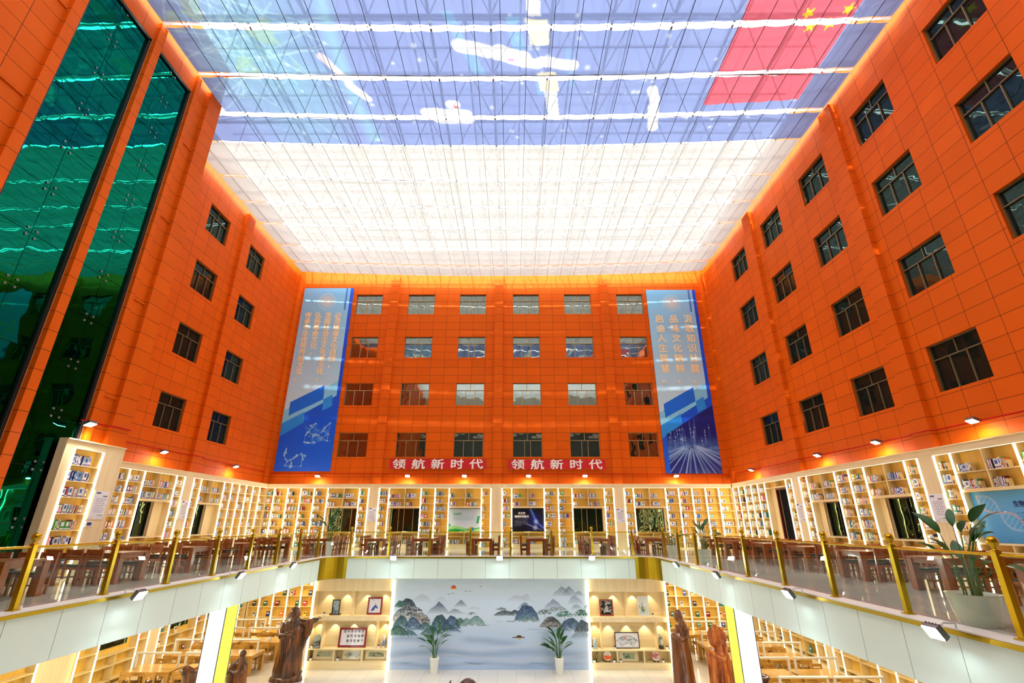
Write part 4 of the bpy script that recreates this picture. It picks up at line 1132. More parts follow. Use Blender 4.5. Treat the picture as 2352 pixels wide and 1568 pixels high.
mb = MB(); mb.tube([(XL+0.05, 31.93, 4.5), (-9.2, 31.93, 4.47), (-9.2, 31.76, 4.47), (-8.5, 31.76, 4.47), (-8.5, 31.93, 4.47), (-1.4, 31.93, 4.45), (-1.4, 31.76, 4.45), (-0.75, 31.76, 4.45), (-0.75, 31.93, 4.45), (6.4, 31.93, 4.45), (6.4, 31.76, 4.45), (7.05, 31.76, 4.45), (7.05, 31.93, 4.45), (XR-0.05, 31.93, 4.42)], 0.022, M_pipe, 6)
tag(mb.build('red_conduit', loc=(-1, 31.93, 4.45)), 'thin red conduit running along the far orange wall above the bookcases', 'conduit')
mb = MB(); mb.tube([(XL+0.06, 16.5, 4.62), (XL+0.06, 23.9, 4.62), (XL+0.26, 23.95, 4.62), (XL+0.26, 24.8, 4.62), (XL+0.06, 24.85, 4.6), (XL+0.06, 31.9, 4.55)], 0.022, M_pipe, 6)
tag(mb.build('red_conduit', loc=(XL+0.06, 24, 4.6)), 'thin red conduit along the side wall between tall bookcase and far corner', 'conduit')
mb = MB(); mb.tube([(XBLK+0.05, 14.3, 4.42), (XBLK+0.05, 15.3, 4.42), (XBLK+0.2, 15.32, 4.42), (XBLK+0.2, 16.1, 4.42)], 0.022, M_pipe, 6)
tag(mb.build('red_conduit', loc=(XBLK+0.05, 15.2, 4.42)), 'short red conduit above the tall bookcase', 'conduit')
mb = MB(); mb.tube([(XR-0.06, 31.9, 4.42), (XR-0.06, 24.75, 4.42), (XR-0.26, 24.72, 4.42), (XR-0.26, 23.9, 4.42), (XR-0.06, 23.88, 4.42), (XR-0.06, 16.9, 4.4), (XR-0.26, 16.86, 4.4), (XR-0.26, 16.05, 4.4), (XR-0.06, 16.0, 4.4), (XR-0.06, 9.2, 4.38)], 0.022, M_pipe, 6)
tag(mb.build('red_conduit', loc=(XR-0.06, 20, 4.4)), 'thin red conduit along the wall above the doorway and helix poster', 'conduit')
# ------------------------------------------------------------------ reading balcony: tables and chairs
def chair_mb(wm, cm, parts=True):
    """faces +y; seat 0.44 square, back 0.86 high"""
    P = {}
    def leg(x, y, h, tilt=0.0):
        m = MB(); m.bar((x, y, 0), (x, y-tilt, h), 0.04, 0.045, wm); return m
    P['leg'] = [leg(-0.19, 0.19, 0.43), leg(0.19, 0.19, 0.43), leg(-0.19, -0.19, 0.86, 0.05), leg(0.19, -0.19, 0.86, 0.05)]
    m = MB(); m.box(-0.17, 0.17, 0.165, 0.205, 0.37, 0.43, wm); m.box(-0.17, 0.17, -0.205, -0.17, 0.37, 0.43, wm)
    m.box(-0.205, -0.17, -0.17, 0.17, 0.37, 0.43, wm); m.box(0.17, 0.205, -0.17, 0.17, 0.37, 0.43, wm); P['seat_frame'] = [m]
    m = MB(); m.box(-0.215, 0.215, -0.17, 0.225, 0.432, 0.468, cm); m.box(-0.2, 0.2, -0.165, 0.205, 0.468, 0.475, cm); P['seat'] = [m]
    m = MB()
    for (z, h, yy) in ((0.80, 0.055, -0.235), (0.685, 0.028, -0.225), (0.62, 0.022, -0.222)):
        m.box(-0.17, 0.17, yy-0.012, yy+0.012, z-h, z+h*0.9, wm)
    P['backrest'] = [m]
    m = MB()
    for x in (-0.19, 0.19): m.box(x-0.012, x+0.012, -0.17, 0.17, 0.17, 0.20, wm)
    m.box(-0.18, 0.18, -0.012, 0.012, 0.173, 0.197, wm); P['stretcher'] = [m]
    return P
def chair_parts(label, wm, cm, loc):
    t = thing('wooden_chair', label, 'chair', (0, 0, 0))
    for k, ms in chair_mb(wm, cm).items():
        for m in ms: m.build(k, t)
    t.location = loc
    return t
def chair_plain(wm, cm):
    a = MB()
    for k, ms in chair_mb(wm, cm).items():
        for m in ms:
            for f, mi in zip(m.f, m.m): pass
            a.add(m.v, m.f, m.mats[0])
    return a
def table_thing(name, label, wm, L, W, loc, H=0.75, leg=0.075, apron=0.10):
    t = thing(name, label, 'table', (0, 0, 0))
    m = MB(); m.box(-L/2, L/2, -W/2, W/2, H-0.045, H, wm); m.build('tabletop', t)
    m = MB(); i = 0.03
    m.box(-L/2+leg*2, L/2-leg*2, -W/2+i, -W/2+i+0.03, H-0.045-apron, H-0.045, wm); m.box(-L/2+leg*2, L/2-leg*2, W/2-i-0.03, W/2-i, H-0.045-apron, H-0.045, wm)
    m.box(-L/2+i, -L/2+i+0.03, -W/2+leg*2, W/2-leg*2, H-0.045-apron, H-0.045, wm); m.box(L/2-i-0.03, L/2-i, -W/2+leg*2, W/2-leg*2, H-0.045-apron, H-0.045, wm); m.build('apron', t)
    for x in (-1, 1):
        for y in (-1, 1):
            m = MB(); m.box(x*(L/2-leg)-leg, x*(L/2-leg)+leg, y*(W/2-leg)-leg, y*(W/2-leg)+leg, 0, H-0.045, wm); m.build('leg', t)
    t.location = loc
    return t
CH = {}
def put_chair(kind, loc, rot, label, group, near):
    wm, cm = {'brown': (M_brown, M_cush), 'oak': (M_oak, M_oakd)}[kind]
    key = (kind, near)
    if key not in CH:
        if near: CH[key] = chair_parts(label, wm, cm, loc); o = CH[key]
        else: o = chair_plain(wm, cm).build('wooden_chair'); CH[key] = o; o.location = loc
        o.rotation_euler = (0, 0, rot)
        return tag(o, label, 'chair', group)
    if near: return dup(CH[key], loc, rot, label, group)
    o = CH[key].copy(); COL.objects.link(o); o.location = loc; o.rotation_euler = (0, 0, rot)
    return tag(o, label, 'chair', group)
TB = {}
def put_table(key, label, args, loc, rot, group):
    if key not in TB: TB[key] = table_thing('reading_table', label, *args, loc); o = TB[key]; o.rotation_euler = (0, 0, rot)
    else: o = dup(TB[key], loc, rot, label, group)
    o['group'] = group; return o
rc = random.Random(5)
# along the green-glass side
ly = [8.15, 11.2, 14.28, 17.35, 20.4, 23.45]
for i, y in enumerate(ly):
    L = 1.8 if i < 3 else 2.4
    xc = -10.42 - L/2
    put_table('bl%.1f' % L, 'reddish brown reading table, %s from the front along the green glass side' % ORD[i], (M_brown, L, 1.06), (xc, y, 0), 0, 'brown reading tables on the balcony')
    nch = 3 if i < 3 else 4
    for s, r, w in ((-1, 0.0, 'near'), (1, PI, 'far')):
        for k in range(nch):
            x = -10.42 - 0.38 - k*(0.56 if nch == 3 else 0.55)
            put_chair('brown', (x + rc.uniform(-.03,.03), y + s*(0.62 + rc.uniform(-.03,.05)), 0), r + rc.uniform(-.05,.05),
                      'brown chair, %s from railing on %s side of %s green glass side table' % (ORD[k], w, ORD[i]), 'brown chairs round the tables on the green glass side', i < 5)
ry = [6.85, 9.6, 12.3, 15.02, 17.72, 20.45, 23.2, 25.9]
for i, y in enumerate(ry):
    put_table('bl2.4', 'reddish brown reading table, %s from the front along the doorway side' % ORD[i], (M_brown, 2.4, 1.06), (9.62+1.2, y, 0), 0, 'brown reading tables on the balcony')
    for s, r, w in ((-1, 0.0, 'near'), (1, PI, 'far')):
        for k in range(4):
            put_chair('brown', (9.62+0.38+k*0.55 + rc.uniform(-.03,.03), y + s*(0.62 + rc.uniform(-.03,.05)), 0), r + rc.uniform(-.05,.05),
                      'brown chair, %s from railing on %s side of %s doorway side table' % (ORD[k], w, ORD[i]), 'brown chairs round the tables on the doorway side', i < 5)
bxs = [-10.0, -7.05, -4.65, -1.62, 1.2, 4.35, 7.2]
for i, x in enumerate(bxs):
    put_table('bl2.4', 'reddish brown reading table end-on before the far wall, %s from the left' % ORD[i], (M_brown, 2.4, 1.06), (x, 27.35, 0), PI/2, 'brown reading tables on the balcony')
    for s, r, w in ((-1, -PI/2, 'left'), (1, PI/2, 'right')):
        for k in range(4):
            put_chair('brown', (x + s*(0.60 + rc.uniform(-.03,.05)), 26.5+k*0.56 + rc.uniform(-.03,.03), 0), r + rc.uniform(-.05,.05),
                      'brown chair, %s from the railing, %s side of %s end-on far wall table' % (ORD[k], w, ORD[i]), 'brown chairs round the end-on tables', False)
# open books and papers left on two tables
for (x, y, lab) in ((-11.3, 14.4, 'open blue brochure left on the second table of the green glass side'), (0.9, 27.2, 'white paper left on the fifth end-on far wall table')):
    mb = MB(); mb.box(x-0.15, x+0.15, y-0.1, y+0.1, 0.751, 0.757, M_paper); tag(mb.build('paper_sheet', loc=(x, y, 0.751)), lab, 'paper')

# ------------------------------------------------------------------ plants
def leaf(mb, base, dirv, L, W, droop, mat, rnd):
    d = Vector(dirv).normalized(); side = d.cross(Vector((0,0,1)))
    if side.length < 0.05: side = Vector((1,0,0))
    side.normalize(); up = side.cross(d)
    side = (side*math.cos(0.5) + up*rnd.uniform(-0.7, 0.7)).normalized()
    n = 8; vs = []; p = Vector(base); cur = d.copy()
    for i in range(n+1):
        f = i/n; w = W*math.sin(PI*min(1, (f*0.97+0.03)))**0.8*(1-0.35*f)
        vs += [p - side*w + up*0.25*w, p, p + side*w + up*0.25*w]
        cur = (cur + Vector((0,0,-droop/n))).normalized(); p = p + cur*L/n
    fs = []
    for i in range(n):
        k = i*3; fs += [(k, k+1, k+4, k+3), (k+1, k+2, k+5, k+4)]
    mb.add(vs, fs, mat, True)
def plant(label, loc, pot, stems, seed, leafL=(0.28, 0.42), leafW=0.07, h=(0.5, 0.9), spread=0.45, droop=0.8, blocked=None):
    """pot: list of (r, z) profile"""
    t = thing('potted_plant', label, 'plant', loc)
    m = MB(); top = pot[-1][1]; rt = pot[-1][0]
    m.lathe(loc, pot + [(rt-0.02, top), (rt-0.03, top-0.05)], M_potw, 20); m.build('pot', t)
    m = MB(); m.lathe(loc, [(rt-0.035, top-0.06), (0.01, top-0.04)], M_soil, 14); m.build('soil', t)
    rnd = random.Random(seed); fo = MB(); st = MB()
    for k in range(stems):
        a = 2*PI*k/stems*1.618*2 + rnd.uniform(-.3,.3); hh = rnd.uniform(*h); sp = spread*rnd.uniform(0.15, 1.0)*(1.15-0.5*(hh-h[0])/(h[1]-h[0]+1e-6))
        if blocked:
            for _ in range(12):
                q = Vector(loc) + Vector((math.cos(a)*(sp+0.35), math.sin(a)*(sp+0.35), top+hh-0.1))
                if not blocked(q): break
                a += 0.5
        b = Vector(loc) + Vector((math.cos(a)*rt*0.3, math.sin(a)*rt*0.3, top-0.06))
        e = Vector(loc) + Vector((math.cos(a)*sp, math.sin(a)*sp, top+hh)); md = (b+e)/2 + Vector((0,0,hh*0.12)) - Vector((math.cos(a), math.sin(a), 0))*sp*0.2
        st.tube([b, md, e], [0.012, 0.010, 0.006], M_stem, 5)
        d = (e-md).normalized()
        leaf(fo, e - d*0.02, d + Vector((math.cos(a), math.sin(a), 0))*0.25, rnd.uniform(*leafL), leafW*rnd.uniform(0.8, 1.2), droop*rnd.uniform(0.5, 1.4), M_leaf, rnd)
    fo.build('foliage', t); st.build('stem', t)
    return t
POT_TALL = [(0.13,0),(0.14,0.02),(0.175,0.5),(0.2,0.6),(0.205,0.62)]
POT_TUB = [(0.20,0),(0.215,0.02),(0.27,0.5),(0.28,0.52)]
plant('big broad-leaved plant in a white tub behind the nearest balcony railing', (7.32, 8.55, 0), [(0.26,0),(0.27,0.02),(0.35,0.43),(0.365,0.45)], 15, 3, (0.34, 0.5), 0.085, (0.4, 1.1), 0.6, 0.9, lambda q: q.x < 6.9 and q.z < 1.3)
plant('broad-leaved plant in a white pot at the brass corner by the network banner', (-9.3, 26.0, 0), POT_TALL, 15, 8, (0.4, 0.6), 0.10, (0.4, 1.2), 0.5, 0.9)
plant('leafy plant in a white pot behind the railing by the light ray banner', (7.35, 24.0, 0), POT_TUB, 11, 9, (0.3, 0.45), 0.075, (0.35, 0.9), 0.55, 1.0)
plant('upright plant in a white pot by the railing, nearer than its twin at the corner', (7.55, 20.6, 0), POT_TUB, 12, 10, (0.4, 0.6), 0.10, (0.4, 1.0), 0.5, 0.7)
plant('palm-like plant in a tall white pot before the left half of the mural', (-3.5, 24.5, FL), [(0.16,0),(0.165,0.02),(0.20,0.5),(0.215,0.6)], 20, 21, (0.4, 0.65), 0.07, (0.30, 0.95), 0.5, 0.9, lambda q: q.y > 24.85)
plant('broad-leaved plant in a tall white pot before the right half of the mural', (1.98, 24.5, FL), [(0.16,0),(0.165,0.02),(0.20,0.5),(0.215,0.6)], 24, 22, (0.38, 0.55), 0.10, (0.2, 1.0), 0.48, 0.8, lambda q: q.y > 24.85)

# ------------------------------------------------------------------ lower hall: mural, display cabinets
def paint_mural(U, V):
    X = 150 + U*1990; Y = 990 - V*920          # working frame of the painting
    img = np.zeros(U.shape+(3,)); t = V[..., None]
    img[:] = np.array((0.70, 0.80, 0.93))*(1-t) + np.array((0.82, 0.91, 0.96))*t
    fb = noise2(X/170., Y/40., 21); fine = noise2(X/22., Y/16., 22, 5)
    img = blend(img, 0.35*(fb-0.45)*(Y < 200), (0.64, 0.69, 0.75))
    img = blend(img, np.clip(1-np.abs(Y-470)/160, 0, 1)*0.5, (0.83, 0.91, 0.95))
    for (y, hh, a, x0, x1) in ((700, 45, 0.55, 100, 620), (715, 50, 0.5, 820, 1500), (830, 55, 0.45, 100, 2200), (940, 30, 0.35, 100, 2200), (610, 18, 0.4, 1480, 1760), (640, 14, 0.35, 1560, 1800)):
        e = np.clip((X-x0)/120, 0, 1)*np.clip((x1-X)/200, 0, 1)
        img = blend(img, a*e*np.clip(1-np.abs(Y-y-14*np.sin(X/150.+y))/hh, 0, 1)*(0.6+0.8*(fb-0.2)), (0.42, 0.52, 0.68))
    for (y, a) in ((770, 0.5), (875, 0.55), (915, 0.3)):
        w = Y - y - 22*np.sin(X/230.+y) - 8*np.sin(X/70.)
        img = blend(img, a*np.clip(1-np.abs(w)/20, 0, 1), (0.80, 0.83, 0.88))
    for (x0, x1, y) in ((880, 1160, 925), (1480, 1780, 935), (250, 420, 920)):
        img = blend(img, 0.6*np.clip((X-x0)/80, 0, 1)*np.clip((x1-X)/120, 0, 1)*np.clip(1-np.abs(Y-y+8*np.sin(X/60.))/13, 0, 1), (0.36, 0.47, 0.62))
    def hill(xc, half, top, base, col, a=0.8, p=1.6, rough=26, seed=1):
        nonlocal img
        r = top + (base-top)*np.clip(np.abs(X-xc)/half, 0, 1.3)**p + (noise2(X/45., X*0+seed, seed, 4)-0.5)*rough
        body = np.clip((Y-r)/4, 0, 1)*(np.abs(X-xc) < half*1.2)
        fade = np.clip((base-Y)/(base-top), 0, 1)**0.8
        img = blend(img, a*body*fade*(0.75+0.5*(fine-0.3)), col)
    hill(440, 130, 235, 330, (0.62, 0.67, 0.71), 0.7, seed=3); hill(640, 80, 260, 330, (0.66, 0.70, 0.75), 0.5, seed=4)
    hill(1430, 160, 245, 320, (0.60, 0.65, 0.71), 0.6, seed=5); hill(1510, 60, 235, 300, (0.58, 0.64, 0.70), 0.5, seed=6)
    hill(1880, 110, 145, 260, (0.40, 0.47, 0.55), 0.9, 1.2, seed=7); hill(1955, 90, 155, 260, (0.40, 0.47, 0.55), 0.9, 1.2, seed=8); hill(2050, 60, 205, 260, (0.46, 0.53, 0.60), 0.8, seed=9)
    hill(2010, 90, 245, 350, (0.46, 0.52, 0.60), 0.85, 1.3, seed=10); hill(1790, 120, 285, 400, (0.40, 0.47, 0.56), 0.9, 1.2, seed=11); hill(2025, 65, 335, 400, (0.40, 0.48, 0.54), 0.85, seed=12); hill(2130, 50, 345, 400, (0.38, 0.48, 0.50), 0.85, seed=13)
    hill(840, 75, 298, 372, (0.32, 0.40, 0.47), 0.9, 1.2, seed=14); hill(620, 130, 315, 440, (0.24, 0.31, 0.40), 0.95, 1.1, seed=15); hill(790, 130, 385, 445, (0.34, 0.42, 0.50), 0.8, 1.0, seed=16)
    hill(1500, 95, 315, 400, (0.32, 0.39, 0.47), 0.9, 1.4, seed=17); hill(980, 80, 360, 400, (0.62, 0.68, 0.72), 0.6, seed=18)
    def dome(xc, half, top, base, c1, c2, a=0.95, p=2.0, seed=1, k=9.0, soft=14.):
        """rounded ink rock: dark crest, pale striations flowing down to the water"""
        nonlocal img
        n1 = noise2(X/30.+seed*3, X*0+seed, seed, 4)
        r = top + (base-top)*np.clip(np.abs(X-xc)/half, 0, 1.2)**p + (n1-0.5)*0.22*(base-top)
        t = np.clip((Y-r)/np.maximum(base-r, 6), 0, 1)
        m = np.clip((Y-r)/3., 0, 1)*np.clip((base+8-Y+(fine-0.5)*20)/soft, 0, 1)*(np.abs(X-xc) < half*1.1)
        w = (X-xc)/(half*(0.45+0.6*t))
        s = 0.5+0.5*np.sin(k*w + 3.0*(noise2(X/26.+seed, Y/30., seed+40, 3)-0.5)*4)
        tex = np.clip(0.10 + 0.62*t**0.7*(0.35+0.9*s) + (fine-0.5)*0.7, 0, 1)[..., None]
        col = np.array(c1)*(1-tex) + np.array(c2)*tex
        m = (m*a)[..., None]; img = img*(1-m) + col*m
    def tree(xc, yc, rx, ry, col, a=0.85, seed=1):
        nonlocal img
        n = noise2(X/9.+seed*5, Y/7.+seed, seed+60, 4)
        for (ox, oy, s) in ((0, 0, 1), (-0.6, 0.45, 0.7), (0.65, 0.4, 0.7), (0.1, -0.6, 0.6)):
            d = ((X-xc-ox*rx)/(rx*s))**2 + ((Y-yc-oy*ry)/(ry*s*0.7))**2
            img = blend(img, a*np.clip((1.2-d)*1.6, 0, 1)*np.clip((n-0.36)*5, 0, 1), col)
        img = blend(img, 0.7*a*(seg_d(X, Y, (xc, yc+ry*0.2), (xc+rx*0.1, yc+ry*1.7)) < 2.2), (0.16, 0.15, 0.15))
    TE = ((0.10, 0.24, 0.28), (0.52, 0.68, 0.70)); BL = ((0.12, 0.22, 0.36), (0.52, 0.66, 0.78)); DK = ((0.10, 0.15, 0.19), (0.50, 0.57, 0.60)); GN = ((0.10, 0.27, 0.24), (0.46, 0.62, 0.56)); PA = ((0.30, 0.46, 0.48), (0.74, 0.84, 0.84)); WH = ((0.42, 0.46, 0.48), (0.86, 0.88, 0.88))
    # left bank
    dome(300, 95, 278, 372, *DK, seed=2); dome(225, 60, 300, 370, *GN, 0.9, seed=3)
    dome(300, 170, 350, 520, *WH, 0.85, seed=4, k=14); dome(440, 110, 420, 540, (0.34,0.34,0.34), (0.82,0.80,0.76), 0.7, seed=12, k=12)
    dome(250, 85, 455, 570, *TE, seed=6); dome(370, 95, 470, 600, *BL, 0.9, seed=7); dome(490, 80, 520, 600, *TE, 0.85, seed=5); dome(220, 110, 560, 655, *GN, seed=8); dome(330, 90, 600, 660, *TE, 0.85, seed=9)
    dome(640, 100, 442, 590, *TE, seed=10, k=11); dome(760, 95, 460, 590, *BL, 0.92, seed=11, k=12); dome(700, 60, 500, 600, *BL, 0.85, seed=13); dome(840, 70, 480, 560, *GN, 0.8, seed=14); dome(560, 120, 575, 650, *TE, 0.8, seed=16, soft=30); dome(740, 130, 575, 625, *BL, 0.75, seed=17, soft=26)
    dome(1000, 100, 460, 552, *PA, 0.9, seed=15, k=16); dome(910, 60, 480, 552, *PA, 0.8, seed=18)
    tree(300, 385, 46, 26, (0.18,0.20,0.24), 0.9, 1); tree(390, 395, 50, 24, (0.20,0.22,0.26), 0.85, 2); tree(340, 440, 42, 22, (0.20,0.22,0.25), 0.8, 3); tree(235, 410, 36, 24, (0.18,0.26,0.26), 0.8, 4); tree(490, 495, 38, 22, (0.22,0.22,0.24), 0.75, 5); tree(955, 436, 42, 14, (0.34,0.42,0.45), 0.75, 6)
    # islands and right bank
    dome(1290, 110, 400, 455, *DK, 0.8, seed=21, k=14); dome(1400, 60, 398, 445, (0.14,0.20,0.28), (0.46,0.54,0.60), 0.9, seed=23); tree(1258, 388, 46, 14, (0.28,0.33,0.36), 0.75, 7)
    dome(1515, 128, 350, 508, *BL, 0.97, 2.4, seed=19, k=13); dome(1480, 60, 440, 506, (0.24,0.42,0.52), (0.66,0.74,0.66), 0.85, seed=20); dome(1580, 50, 460, 506, (0.36,0.52,0.54), (0.74,0.76,0.60), 0.7, seed=22)
    tree(1690, 420, 60, 30, (0.30,0.38,0.40), 0.85, 8); tree(1790, 395, 62, 24, (0.42,0.50,0.50), 0.8, 9); tree(1860, 385, 50, 20, (0.48,0.55,0.54), 0.75, 10)
    dome(1760, 120, 470, 575, (0.16,0.17,0.19), (0.80,0.78,0.74), 0.85, seed=29, k=12); dome(1960, 120, 480, 590, *BL, 0.92, seed=30, k=12); dome(2080, 90, 500, 620, *DK, 0.9, seed=31)
    tree(1895, 440, 74, 34, (0.22,0.42,0.36), 0.95, 11); tree(2065, 430, 68, 36, (0.18,0.36,0.28), 0.95, 12); tree(1770, 500, 52, 26, (0.20,0.26,0.26), 0.85, 13); tree(1980, 520, 40, 24, (0.20,0.34,0.40), 0.85, 14)
    dome(2060, 120, 610, 690, (0.36,0.46,0.56), (0.66,0.75,0.82), 0.7, seed=33, soft=40); dome(1870, 90, 570, 620, (0.30,0.42,0.54), (0.64,0.74,0.82), 0.7, seed=34, soft=30)
    for (x0, x1, y) in ((880, 1160, 556), (1200, 1640, 516), (1680, 2140, 600)):
        img = blend(img, 0.6*np.clip((X-x0)/60, 0, 1)*np.clip((x1-X)/60, 0, 1)*np.clip(1-np.abs(Y-y)/7, 0, 1)*(fine > 0.42), (0.22,0.26,0.30))
    d = np.hypot(X-764, Y-172); g = np.clip((Y-146)/38, 0, 1)[..., None]
    m = (np.clip((27-d)/4+0.5, 0, 1)*np.clip((185-Y)/3, 0, 1))[..., None]; img = img*(1-m) + (np.array((0.72,0.14,0.10))*(1-g) + np.array((0.93,0.62,0.16))*g)*m
    for (bx, by) in ((718, 238), (760, 230), (893, 210), (935, 207), (1045, 158)):
        for s in (-1, 1): img = blend(img, 0.7*(seg_d(X, Y, (bx, by), (bx+s*12, by-5)) < 2.6), (0.35, 0.38, 0.42))
    img = blend(img, 1.0*(seg_d(X, Y, (1375, 676), (1490, 676)) < 5), (0.12, 0.12, 0.12)); img = blend(img, 1.0*(np.hypot((X-1438)/26, (Y-668)/14) < 1), (0.34, 0.18, 0.12)); img = blend(img, 1.0*(seg_d(X, Y, (1408, 668), (1410, 650)) < 4), (0.6, 0.75, 0.6)); img = blend(img, 0.9*(np.hypot((X-1440)/18, (Y-690)/6) < 1), (0.80, 0.68, 0.20))
    return img
mx0, mx1 = -5.63, 3.43
t = thing('mural_panel', 'large glossy ink landscape mural with red sun, misty hills and boat', 'mural', (-1.1, 24.99, FL))
panel('print', (mx0, 24.99, FL), BU, BV, mx1-mx0, -0.96-FL, 760, 300, paint_mural, M_paint_gl, 0.05, (0.7,0.75,0.78), t)
mb = MB(); mb.box(-9.34, 7.10, 25.5, 25.7, FL, -0.95, M_wood_v); struct(mb.build('wall_display'))

def spot(p, parent, e=9.0, size=1.5, name='downlight'):
    d = bpy.data.lights.new(name, 'SPOT'); d.energy = e*SPOT; d.color = (1.0, 0.80, 0.52); d.spot_size = size; d.spot_blend = 0.35; d.shadow_soft_size = 0.02
    o = bpy.data.objects.new(name, d); COL.objects.link(o); o.parent = parent
    o.location = Vector(p) - Vector(ROOT[parent.name]); return o
def cabinet(label, x0, x1, split, mids, lows, s1, s2, zt=(-1.5, -2.53, -2.72, -3.83, -3.87, -4.31)):
    t = thing('display_cabinet', label, 'cabinet', ((x0+x1)/2, 25.2, FL)); Y0, Y1 = 25.0, 25.48
    m = MB(); m.box(x0, x1, Y0, Y1, zt[0], -0.955, M_wood_v); m.build('header_panel', t)
    m = MB(); m.box(x0+0.03, x1-0.03, Y1-0.02, Y1, FL, zt[0], M_wood_h); m.build('back_panel', t)
    for x in (x0, x1-0.03):
        m = MB(); m.box(x, x+0.03, Y0, Y1-0.02, FL, zt[0], M_wood_v); m.build('side_panel', t)
    m = MB(); m.box(x0+0.03, x1-0.03, Y0+0.005, Y1-0.02, zt[2], zt[1], M_wood_v); m.build('shelf', t)
    m = MB(); m.box(x0+0.03, x1-0.03, Y0+0.005, Y1-0.02, zt[4], zt[3], M_wood_h); m.build('shelf', t)
    m = MB(); m.box(x0+0.03, x1-0.03, Y0+0.005, Y1-0.02, FL, zt[5], M_wood_h); m.build('plinth', t)
    for xs_, a, b in (([split], zt[1], zt[0]), (mids, zt[3], zt[2]), (lows, zt[5], zt[4])):
        for x in xs_:
            m = MB(); m.box(x-0.025, x+0.025, Y0+0.01, Y1-0.02, a, b, M_wood_v); m.build('divider', t)
    for x in (x0-0.02, x1+0.02):
        m = MB(); m.box(x-0.035, x+0.035, 24.95, 24.98, FL+0.02, -1.0, M_led); m.build('led_strip', t)
    for x in s1: spot((x, 25.31, zt[0]-0.05), t)
    for x in s2: spot((x, 25.31, zt[2]-0.05), t)
    return t
cabinet('pale wood display cabinet with lit niches behind the outstretched statue', -9.34, -5.70, -7.53, [-8.77, -6.29], [-8.13, -6.86], (-8.75,-7.92,-6.95,-6.1), (-9.05,-8.33,-7.45,-6.63,-5.98))
cabinet('pale wood display cabinet with lit niches to the right of the mural', 3.47, 7.06, 5.24, [3.98, 6.5], [4.66, 5.86], (3.8,4.68,5.6,6.4), (3.72,4.38,5.22,6.06,6.75), (-1.53, -2.57, -2.77, -3.86, -3.91, -4.37))

def paint_land(seed, sky, ink, pap=(0.90,0.88,0.78), inner=(0.14,0.86,0.2,0.8), fan=False):
    def f(U, V):
        img = np.zeros(U.shape+(3,)); img[:] = pap
        x0, x1, y0, y1 = inner
        if fan:
            a = np.arctan2(V+0.25, (U-0.5)*1.7); r = np.hypot((U-0.5)*1.7, V+0.25); m = (r > 0.52) & (r < 1.02) & (a > 0.75) & (a < PI-0.75)
        else: m = (U > x0) & (U < x1) & (V > y0) & (V < y1)
        img = blend(img, 1.0*m, sky)
        n = noise2(U*5+seed, V*5, seed, 4); h = 0.5+0.3*(noise2(U*3+seed*2, U*0, seed+1, 3)-0.5)*2
        img = blend(img, 0.9*m*np.clip((n-0.42)*3, 0, 1)*(V < h+0.15), ink)
        return img
    return f
def framed(label, x0, x1, z0, z1, y, fm, paint, lean=0.10, fw=0.05, group=None, nu=40, nv=34, stand=False, curved=0):
    t = thing('framed_picture', label, 'picture', ((x0+x1)/2, y, z0), group)
    up = Vector((0, math.sin(lean), math.cos(lean))); n = Vector((0, -math.cos(lean), math.sin(lean)))
    O = Vector((x0, y, z0)); H = (z1-z0)/math.cos(lean)
    m = MB(); W = x1-x0; M = Matrix((Vector((1,0,0)), up, -n)).transposed()
    for (cx, cz, hx, hz) in ((W/2, fw/2, W/2, fw/2), (W/2, H-fw/2, W/2, fw/2), (fw/2, H/2, fw/2, H/2-fw), (W-fw/2, H/2, fw/2, H/2-fw)):
        m.obox(O + Vector((cx,0,0)) + up*cz, (hx, hz, 0.014), M, fm)
    m.obox(O + Vector((W/2,0,0)) + up*(H/2) - n*0.012, (W/2-0.01, H/2-0.01, 0.004), M, M_blackm)
    if stand:
        m.box(x0-0.06, x1+0.06, y-0.07, y+0.07, z0, z0+0.03, fm); m.box(x0-0.06, x0-0.02, y-0.1, y+0.1, z0, z0+0.05, fm); m.box(x1+0.02, x1+0.06, y-0.1, y+0.1, z0, z0+0.05, fm)
    m.build('frame', t)
    panel('picture', O + Vector((fw,0,0)) + up*fw + n*0.004, BU, up, W-2*fw, H-2*fw, nu, nv, paint, M_paint_gl, 0.008, (0.9,0.9,0.88), t)
    return t
M_frred = pmat('red lacquer frame', (140, 16, 20), 0.25, coat=0.4)
M_frbrown = pmat('red brown frame', (150, 66, 34), 0.35)
M_frdark = pmat('dark brown frame', (44, 26, 22), 0.3)
M_fryel = pmat('pale yellow frame', (226, 196, 118), 0.4)
M_frwhite = pmat('white frame', (238, 238, 232), 0.3)
framed('small black table screen with misty landscape in the left cabinet', -8.52, -8.15, -2.50, -1.88, 25.2, M_frdark, paint_land(3, (0.66,0.74,0.78), (0.25,0.34,0.32), (0.66,0.74,0.78), (0,1,0,1)), 0.04, 0.04, stand=True)
def paint_fig(U, V):
    img = np.zeros(U.shape+(3,)); img[:] = (0.88,0.90,0.93)
    img = blend(img, 1.0*in_poly(U, V, [(0.15,0.12),(0.3,0.34),(0.48,0.55),(0.62,0.56),(0.8,0.34),(0.62,0.25),(0.35,0.14)]), (0.20,0.34,0.66)); img = blend(img, 1.0*(np.hypot((U-0.53)/0.06, (V-0.65)/0.055) < 1), (0.86,0.66,0.50))
    img = blend(img, 1.0*in_poly(U, V, [(0.45,0.22),(0.6,0.4),(0.75,0.2)]), (0.90,0.86,0.84)); img = blend(img, 0.4*(noise2(U*8, V*8, 3) > 0.6)*(V > 0.8), (0.6,0.64,0.7))
    return img
framed('red lacquered frame with a seated figure in blue, top right niche of left cabinet', -6.87, -6.18, -2.50, -1.78, 25.2, M_frred, paint_fig, 0.10, 0.075)
